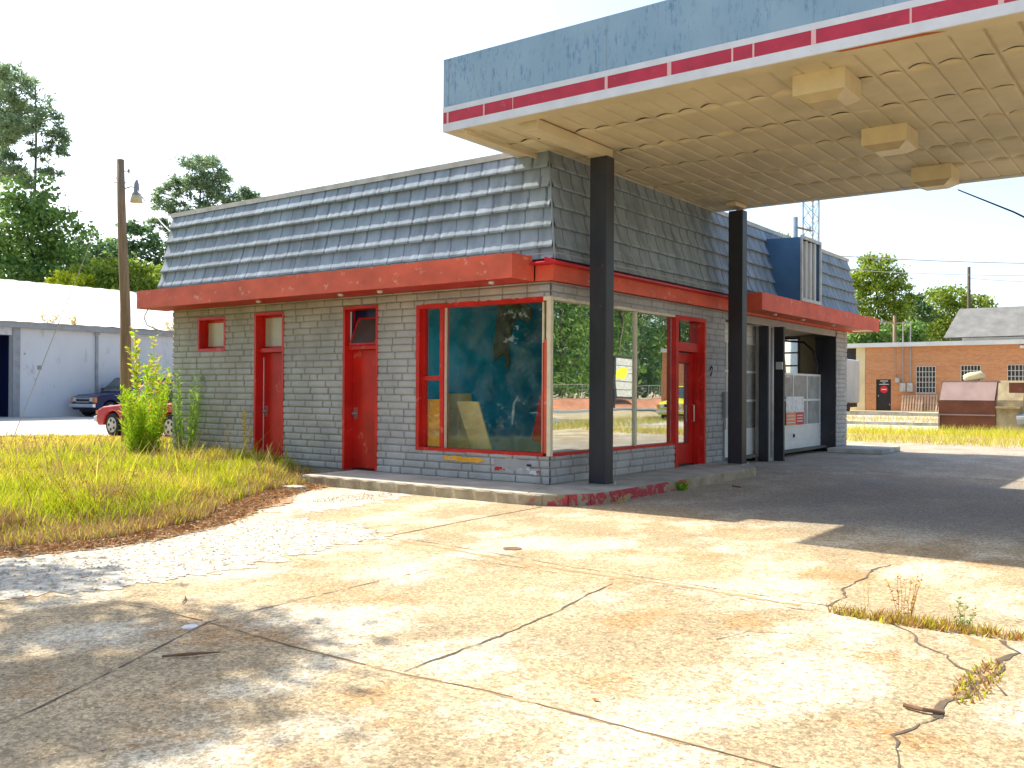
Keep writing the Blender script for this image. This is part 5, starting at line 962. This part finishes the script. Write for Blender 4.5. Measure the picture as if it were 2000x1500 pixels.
# ------------------------------------------------------------------ vehicles
def vehicle(name, label, loc, rz, L, Wd, Ht, paint, kind='pickup', lower=None, group=None):
    t = thing(name, label, 'pickup truck' if kind == 'pickup' else ('SUV' if kind == 'suv' else 'car'), loc, rz, group)
    f = L/2; rr_ = 0.37; fx, rx = f-0.84, -f+1.15; gz0 = 0.42; belt = Ht*0.625; hood = belt-0.04; ar = 0.45
    def arc(cx): return [(cx+ar*math.cos(th), 0.36+ar*math.sin(th)) for th in np.linspace(math.pi, 0, 9)]
    poly = [(-f, 0.45), (-f, belt)]
    poly += [(f-1.55, belt), (f-1.45, hood), (f-0.35, hood-0.09), (f-0.06, hood-0.20), (f, 0.72), (f, 0.45)]
    bot = [(f-0.08, gz0-0.08)]+arc(fx)[::-1]+arc(rx)[::-1]+[(-f+0.1, gz0)]
    bm = bmesh.new(); vs = [bm.verts.new((p[0], -Wd/2, p[1])) for p in poly+bot]; fc = bm.faces.new(vs)
    ex = bmesh.ops.extrude_face_region(bm, geom=[fc]); bmesh.ops.translate(bm, verts=[v for v in ex['geom'] if isinstance(v, bmesh.types.BMVert)], vec=(0, Wd, 0)); bmesh.ops.recalc_face_normals(bm, faces=bm.faces)
    me = bpy.data.meshes.new('body'); bm.to_mesh(me); bm.free(); me.materials.append(paint); bo = bpy.data.objects.new('body', me); COL.objects.link(bo); bo.parent = t
    bv = bo.modifiers.new('b', 'BEVEL'); bv.width = .05; bv.segments = 3; bv.limit_method = 'ANGLE'; bv.angle_limit = R(50)
    if lower:
        b = MB(); b.box(-f+.02, rx-.46, -Wd/2-.004, Wd/2+.004, .46, .80); b.box(rx+.46, fx-.46, -Wd/2-.004, Wd/2+.004, .44, .80); b.build('lower_panel', lower, t)
    # cab
    c0 = f-1.50; c1 = {'pickup': -0.55, 'suv': -f+.12, 'car': -f+.7}[kind]; i_ = .14; w0, w1 = Wd/2-.03, Wd/2-.20; rs = c0-.72; re = c1+(.12 if kind != 'car' else .5)
    cv = [(c0, -w0, belt-.01), (c0, w0, belt-.01), (c1, w0, belt-.01), (c1, -w0, belt-.01), (rs, -w1, Ht), (rs, w1, Ht), (re, w1, Ht), (re, -w1, Ht)]
    b = MB(); b.add(cv, [(4, 5, 6, 7), (0, 1, 5, 4), (1, 2, 6, 5), (2, 3, 7, 6), (3, 0, 4, 7)]); b.build('cab', paint, t, bevel=.05)
    def pan(A, B, C_, D, sh, nm):
        A, B, C_, D = map(Vector, (A, B, C_, D)); ctr = (A+B+C_+D)/4; nn = (B-A).cross(D-A).normalized(); 
        if nn.dot(ctr-Vector(((c0+c1)/2, 0, belt))) < 0: nn = -nn
        q = MB(); q.quad(*[tuple(ctr+(p-ctr)*sh+nn*.012) for p in (A, B, C_, D)]); q.build(nm, M['gl_carx'], t)
    pan(cv[0], cv[1], cv[5], cv[4], .86, 'windshield')
    for s in (-1, 1):
        n_ = 1 if kind == 'pickup' else 2
        for q_ in range(n_):
            u0, u1 = q_/n_, (q_+1)/n_; lo = lambda u: (c0-.12+(c1-c0+.12)*u, s*w0, belt+.04); hi = lambda u: (rs+(re-rs)*u, s*w1, Ht-.06)
            pan(lo(u0), lo(u1), hi(u1), hi(u0), .88, 'side_window')
    pan(cv[2], cv[3], cv[7], cv[6], .8, 'rear_window')
    for s in (-1, 1):
        for wx in (fx, rx):
            b = MB(); b.tube([(wx, s*(Wd/2-.24), .37), (wx, s*(Wd/2-.22), .37), (wx, s*(Wd/2-.04), .37), (wx, s*(Wd/2-.01), .37)], [.34, .37, .37, .33], 24); wo_ = b.build('wheel', M['tyre'], t)
            b = MB(); b.tube([(wx, s*(Wd/2-.012), .37), (wx, s*(Wd/2+.004), .37)], [.24, .235], 20)
            b.build('rim', M['rim'], wo_)
            b = MB()
            for th in range(5):
                a_ = th*1.2566; b.tube([(wx+.15*math.cos(a_), s*(Wd/2+.005), .37+.15*math.sin(a_)), (wx+.15*math.cos(a_), s*(Wd/2+.010), .37+.15*math.sin(a_))], .05, 8)
            b.build('rim_hole', M['black'], wo_)
        b = MB(); b.box(f-.02, f+.02, s*(Wd/2-.44), s*(Wd/2-.20), .74, hood-.22); b.build('headlight', M['headl'], t)
        b = MB(); b.box(f-.10, f+.015, s*(Wd/2-.19), s*(Wd/2+.006), .70, hood-.22); b.build('turn_signal', M['amber'], t)
        b = MB(); b.box(c0-.35, c0-.22, s*(Wd/2), s*(Wd/2+.2), belt+.02, belt+.2); b.build('mirror', paint, t, bevel=.02)
    b = MB(); b.box(f-.02, f+.018, -(Wd/2-.45), Wd/2-.45, .72, hood-.20); go = b.build('grille', M['black'], t)
    b = MB(); b.box(f+.019, f+.035, -(Wd/2-.45), Wd/2-.45, .70, .74); b.box(f+.019, f+.035, -(Wd/2-.45), Wd/2-.45, .86, .90); b.box(f+.019, f+.035, -(Wd/2-.45), Wd/2-.45, hood-.22, hood-.19); b.build('grille_bar', M['chrome'], go)
    b = MB(); b.prism([(f+.14, .46), (f+.14, .62), (f-.02, .66), (f-.02, .44)], 1, -Wd/2-.02, Wd/2+.02); b.build('front_bumper', M['chrome'] if kind != 'car' else paint, t, bevel=.03)
    b = MB(); b.box(-f-.12, -f+.02, -Wd/2, Wd/2, .46, .64); b.build('rear_bumper', M['chrome'], t, bevel=.02)
    b = MB(); b.box(-f+.2, f-.3, -Wd/2+.22, Wd/2-.22, .25, .60); b.build('chassis', M['black'], t)
    return t
vehicle('parked_suv', 'navy blue truck with chrome grille parked at warehouse wall', (15.55, 35.95, 0.14), R(183), 5.3, 1.98, 1.92, M['navy'], 'suv')
vehicle('parked_pickup', 'red pickup truck behind the weeds and pole', (5.95, 18.35, 0.0), R(92), 4.9, 1.75, 1.72, M['carred'], 'pickup')
vehicle('parked_van', 'yellow and blue pickup by the road, mirrored in the shop window', (34.2, -13.8, 0), R(180), 5.2, 1.9, 1.8, M['caryel'], 'suv', M['carblue'])
cols = [M['carwhite'], M['cargrey'], M['navy'], M['carwhite'], M['cargrey'], M['carred'], M['carwhite']]
for i, m_ in enumerate(cols):
    vehicle('parked_car', 'car parked behind the wire fence across the road', (22+i*6.3, -42.0-(i % 2)*.5, 0), R(85+5*(i % 3)), 4.6, 1.8, 1.45, m_, 'car', group='cars across the road')
# far side of the road: clay bank, mesh fence, poles
b = MB(); b.prism([(-34.2, 0.0), (-35.2, .75), (-38, .8), (-38, 0)], 0, -60, 150); tag(b.build('clay_bank', M['clay']), kind='structure')
fn = thing('wire_fence', 'long wire mesh fence on the clay bank across the road', 'fence', (0, -38.5, 0)); 
b = MB()
for i in range(60): b.tube([(-20+i*2.5, 0, 0), (-20+i*2.5, 0, 2.1)], .03, 5)
b.tube([(-20, 0, 2.1), (128, 0, 2.1)], .025, 5); b.tube([(-20, 0, .9), (128, 0, .9)], .02, 5); b.build('fence_posts', M['metal'], fn)
b = MB()
for i in range(296): b.tube([(-20+i*.5, 0, .8), (-20+i*.5+.6, 0, 2.1)], .008, 3, False)
b.build('fence_mesh', M['metal'], fn)
bd = thing('notice_board', 'white panelled board in dark frame across the road', 'sign board', (62.5, -34.0, 0)); bd.scale = (1.35, 1, 1.0)
b = MB(); ring(b, FB, -1.6, 1.6, .9, 4.6, -.08, .08, .18); b.build('frame', M['black'], bd)
b = MB()
for i in range(5): b.box(-1.42, 1.42, -.03, .03, 1.08+i*.675, 1.08+i*.675+.62)
b.build('panels', M['flash'], bd)
b = MB(); pp = ragged([(-1.3, 2.6), (-.3, 2.5), (.3, 3.1), (.2, 3.6), (-.8, 3.5), (-1.35, 3.2)], .2, .08, 3); b.add([(p[0], .034, p[1]) for p in pp], [tuple(range(len(pp)))]); b.build('yellow_splash', M['caryel'], bd)
b = MB(); b.tube([(-1.5, 0, 0), (-1.5, 0, 1)], .08, 8); b.tube([(1.5, 0, 0), (1.5, 0, 1)], .08, 8); b.build('legs', M['black'], bd)
for i, (x, y, lab) in enumerate([(14.5, -13.0, 'street light pole nearest the forecourt, mirrored in glass'), (48, -34.0, 'street light pole beyond the road, mirrored in glass')]):
    sp_ = thing('street_light', lab, 'street light', (x, y, 0)); b = MB(); b.tube([(0, 0, 0), (0, 0, 7.5)], [.10, .07], 8); b.build('pole_shaft', M['pole'] if i == 0 else M['greytrim'], sp_)
    b = MB(); b.tube([(0, 0, 7.3), (-.6, .3, 7.6), (-1.3, .6, 7.6)], .04, 6); b.build('arm', M['greytrim'], sp_); b = MB(); b.box(-1.7, -1.2, .45, .75, 7.5, 7.62); b.build('lamp_head', M['trimwhite'], sp_)

# ------------------------------------------------------------------ right background
B = thing('brick_building', 'orange brick building with white roof edge and barred windows', 'brick building')
xb = 51.9
b = MB()
for (u0, u1, z0, z1) in decomp(-25, 10.27, 0.1, 4.45, [(5.98, 7.11, 1.53, 3.17), (3.42, 4.51, 1.60, 3.21), (0.72, 1.94, 1.52, 3.21), (8.65, 9.58, 0.1, 2.37)]): b.box(xb, xb+.3, u0, u1, z0, z1)
b.box(xb+.31, xb+8, 9.9, 10.25, .1, 4.45)
b.build('wall', M['brick'], B)
b = MB(); b.box(xb-.03, xb+.3, 10.271, 10.84, .1, 4.45); b.box(xb+.5, xb+.7, 10.85, 11.5, .1, 2.6); b.build('side_wall', M['paleyel'], B)
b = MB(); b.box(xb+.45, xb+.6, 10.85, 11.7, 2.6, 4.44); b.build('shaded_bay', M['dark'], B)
b = MB(); b.box(xb-.35, xb+16, -25, 11.7, 4.452, 4.72); b.build('roof_edge', M['trimwhite'], B)
def barwin(u0, u1, z0, z1):
    b = MB(); b.box(xb+.15, xb+.2, u0, u1, z0, z1); wo_ = b.build('window', M['gl_carx'], B); b = MB()
    for i in range(7): u = u0+(u1-u0)*i/6; b.box(xb-.02, xb+.01, u-.02, u+.02, z0, z1)
    for i in range(6): z = z0+(z1-z0)*i/5; b.box(xb-.025, xb-.021, u0, u1, z-.02, z+.02)
    b.box(xb-.03, xb+.1, u0-.05, u1+.05, z0-.08, z0-.001); b.build('bars', M['bars'], wo_)
barwin(5.98, 7.11, 1.53, 3.17); barwin(3.42, 4.51, 1.60, 3.21); barwin(.72, 1.94, 1.52, 3.21)
b = MB(); b.box(xb+.08, xb+.12, 8.65, 9.58, .2, 2.37); dd_ = b.build('door', M['black'], B)
b = MB(); c_ = (9.1, 1.72); pts = [(xb+.075, c_[0]+.24*math.cos(t), c_[1]+.24*math.sin(t)) for t in np.linspace(0, 6.283, 21)[:-1]]; b.add(pts, [tuple(range(20))[::-1]]); b.build('round_sign', M['signred'], dd_)
b = MB(); b.box(xb+.070, xb+.074, 8.95, 9.25, 1.69, 1.75); b.box(xb+.070, xb+.074, 8.8, 9.4, 2.03, 2.07); b.box(xb+.070, xb+.074, 9.02, 9.18, 2.12, 2.16); b.box(xb+.070, xb+.074, 8.85, 9.35, 2.24, 2.29); b.build('lettering', M['trimwhite'], dd_)
b = MB(); b.box(xb+.05, xb+.079, 9.42, 9.47, 1.25, 1.36); b.box(xb+.05, xb+.079, 8.72, 8.77, .7, .8); b.build('handle', M['metal'], dd_)
b = MB()
for u0, u1, z0, z1 in ((8.09, 8.36, 2.17, 2.47), (7.72, 8.08, 1.58, 2.13), (7.30, 7.65, 1.58, 2.13)): b.box(xb-.16, xb-.001, u0, u1, z0, z1)
b.build('meter_box', M['flash'], B)
b = MB(); b.box(xb-.3, xb-.001, .95, 1.25, 4.2, 4.36); b.build('wall_lamp', M['trimwhite'], B)
b = MB(); b.tube([(xb-.08, 7.9, 2.13), (xb-.08, 7.9, 5.9)], .035, 6); b.tube([(xb-.08, 7.45, 2.13), (xb-.08, 7.45, 6.0)], .035, 6); b.tube([(xb-.05, 8.36, 2.47), (xb-.05, 8.4, 4.4)], .02, 5); b.tube([(xb-.08, 7.9, 5.9), (xb-.2, 7.8, 6.0), (xb-.3, 7.9, 5.85)], .035, 6); b.build('conduit', M['conduit'], B)
# gabled grey roof beyond
G = thing('shingled_house', 'building with grey shingle roof behind the brick one', 'house', (64, 2, .35))
b = MB(); b.box(-4, 8, -14, 4.0, 0, 5.0); b.build('wall', M['trimwhite'], G)
b = MB(); b.add([(-5, -15, 5.0), (-5, 5.0, 5.0), (-2.0, 4.55, 7.2), (-2.0, -15, 7.2), (9, -15, 5.0), (9, 5.0, 5.0), (3, 4.55, 7.2), (3, -15, 7.2)], [(0, 3, 2, 1), (1, 2, 6, 5), (3, 7, 6, 2), (4, 5, 6, 7)]); b.build('roof', M['shingroof'], G)
# dumpster / compactor
D = thing('dumpster', 'brown slant top dumpster with tan steel end frame', 'dumpster', (27.5, .62, 0), R(-4))
b = MB(); prof = [(0, 0.12), (0, 1.22), (.42, 1.92), (1.7, 1.92), (1.7, 0.12)]
b.prism([(p[0], p[1]) for p in prof], 1, -2.0, 0); bo = b.build('bin_body', M['brown'], D)
b = MB(); b.quad((-.012, -1.96, 1.235), (.408, -1.96, 1.935), (.408, -.04, 1.935), (-.012, -.04, 1.235)); b.build('lid', M['brownlid'], D)
b = MB(); b.box(-.06, -.001, -2.0, 0, .66, .71); b.box(-.05, -.001, -2.0, 0, .05, .13); b.box(-.05, -.001, -.05, 0, .13, .66); b.box(.40, 1.7, -2.02, .02, 1.921, 1.98); b.build('rib', M['brownlid'], D)
b = MB(); b.prism([(0.05, 0.0), (0.05, 1.25), (.45, 1.98), (1.7, 1.98), (1.7, 0.0)], 1, -2.9, -2.005); b.box(-.25, .05, -2.85, -2.05, .95, 1.02); b.build('end_frame', M['rust'], D)
b = MB(); b.box(.2, 1.2, -2.93, -2.4, 1.0, 1.9); b.build('vent_panel', M['brown'], D)
b = MB(); b.tube([(-.1, -2.75, .55), (-.1, -3.2, .60)], .20, 14); b.tube([(-.1, -3.2, .6), (-.1, -3.6, .7)], .1, 10); b.tube([(-.1, -2.95, .75), (-.05, -3.3, 1.2)], .05, 6); b.build('motor', M['greytrim'], D, smooth=False)
b = MB(); b.tube([(28.0, -.20, 2.0), (28.0, -.25, 2.06), (28.0, -.4, 2.12), (28.02, -.75, 2.18), (28.0, -.9, 2.10)], [.08, .16, .18, .17, .08], 10); tag(b.build('crumpled_bag', M['paleyel'], smooth=True), 'pale crumpled sack on top of the brown dumpster', 'bag')
# pallets
def pallet(loc, rz, tilt, lab):
    t = thing('pallet', lab, 'pallet', loc, rz, 'wooden pallets leaning on the brick wall'); t.rotation_euler = (0, tilt, rz)
    b = MB()
    for i in range(8): b.box(0, .025, -.62+i*.165, -.62+i*.165+.09, 0, 1.05)
    b.build('deck_boards', M['pallet'], t); b = MB()
    for z in (.02, .5, .96): b.box(.026, .12, -.62, .62, z, z+.06)
    b.build('stringers', M['pallet'], t)
pallet((51.0, 7.2, .37), 0, R(18), 'leftmost pallet leaning on the brick wall'); pallet((51.1, 6.35, .37), R(3), R(12), 'pallet leaning upright beneath the barred window'); pallet((51.0, 5.2, .37), R(-3), R(25), 'pallet leaning nearest the brown dumpster')
# white trailer just past the station
T = thing('trailer', 'white box trailer parked between station and brick building', 'trailer', (47, 10.65, .3))
b = MB(); b.box(-2.5, 2.5, -.75, .75, .55, 3.25); b.build('box_body', M['trimwhite'], T, bevel=.12)
b = MB()
for s in (-2.2, .3): b.tube([(s, -.7, .3), (s, -.45, .3)], .33, 14); b.tube([(s, .45, .3), (s, .7, .3)], .33, 14)
b.box(-2.4, 2.4, -.6, .6, .3, .55); b.build('undercarriage', M['black'], T)
b = MB()
for y in np.linspace(-.7, .7, 7): b.box(-2.515, -2.501, y-.01, y+.01, .7, 2.8)
b.build('door_ribs', M['flash'], T)
# concrete kerbs / parking stops far right
b = MB(); b.box(33.5, 33.8, -10, 12, .0, .17); b.box(43, 43.3, -4, 12, .1, .42); tag(b.build('far_kerb', M['walk']), kind='structure')
# poles and tower
def upole(px, k_, ztop, r_, arms, lab, m, z0=.3):
    p = far(px, k_, z0); t = thing('utility_pole', lab, 'utility pole', tuple(p)); b = MB(); b.tube([(0, 0, -.2), (0, 0, ztop-z0)], [r_, r_*.75], 10); b.build('pole_shaft', m, t, smooth=True)
    if arms:
        b = MB()
        for zz, ln in arms: b.box(-.05, .05, -.05, .05, zz-z0-.05, zz-z0+.05); b.tube([(-SC[0]*ln[0], -SC[1]*ln[0], zz-z0+ln[2]), (SC[0]*ln[1], SC[1]*ln[1], zz-z0)], .06, 6)
        b.build('crossarm', M['pole'], t)
        b = MB()
        for zz, ln in arms:
            for q_ in (-ln[0]*.9, ln[1]*.9): b.tube([(SC[0]*q_, SC[1]*q_, zz-z0), (SC[0]*q_, SC[1]*q_, zz-z0+.2)], .06, 6)
        b.build('insulators', M['greytrim'], t)
    return t
upole(1892, 75, 11.6, .16, [], 'tall dark pole rising behind the grey shingle roof', M['bark'])
upole(1747, 62, 6.6, .14, [(6.1, (.9, .9, .1))], 'short pole with crossarm behind the white roof edge', M['pole'])
upole(1551, 52, 11.2, .24, [(10.45, (.1, .95, .25))], 'pale pole with side arm left of the lattice tower', M['greensteel'])
TW = thing('lattice_tower', 'pale steel lattice tower above the garage roof', 'radio tower', tuple(far(1580, 95, .3)))
b = MB(); hw = .80; zt_ = 24; cs_ = [Vector((SC[0]*s*hw+VW[0]*d*hw*.6, SC[1]*s*hw+VW[1]*d*hw*.6, 0)) for s, d in ((-1, -1), (1, -1), (.62, 1), (-.62, 1))]
for c in cs_: b.tube([c, c+Vector((0, 0, zt_))], .075, 6)
b.build('legs', M['greensteel'], TW); b = MB()
for q_ in range(14):
    z0, z1 = q_*1.7, (q_+1)*1.7
    for i in range(4):
        A, C_ = cs_[i], cs_[(i+1) % 4]; b.tube([A+Vector((0, 0, z0)), C_+Vector((0, 0, z1))], .035, 4, False); b.tube([C_+Vector((0, 0, z0)), A+Vector((0, 0, z1))], .035, 4, False)
b.build('braces', M['greensteel'], TW)
def wire(p, q, sag, lab, r_=.025):
    p, q = Vector(tuple(p)), Vector(tuple(q)); b = MB(); b.tube([p.lerp(q, i/10)+Vector((0, 0, -sag*4*(i/10)*(1-i/10))) for i in range(11)], r_, 4, False); tag(b.build('power_line', M['conduit']), lab, 'wire', 'power lines at right')
wire(far(1560, 60, zat(490, 60)), far(2100, 60, zat(508, 60)), .15, 'upper of the power lines crossing the right sky', .03)
wire(far(1560, 64, zat(516, 64)), far(2100, 64, zat(531, 64)), .2, 'power line running just below the upper one', .02)
wire(far(1892, 75, zat(537, 75)), far(2100, 75, zat(545, 75)), .1, 'lowest power line starting from the dark pole', .02)
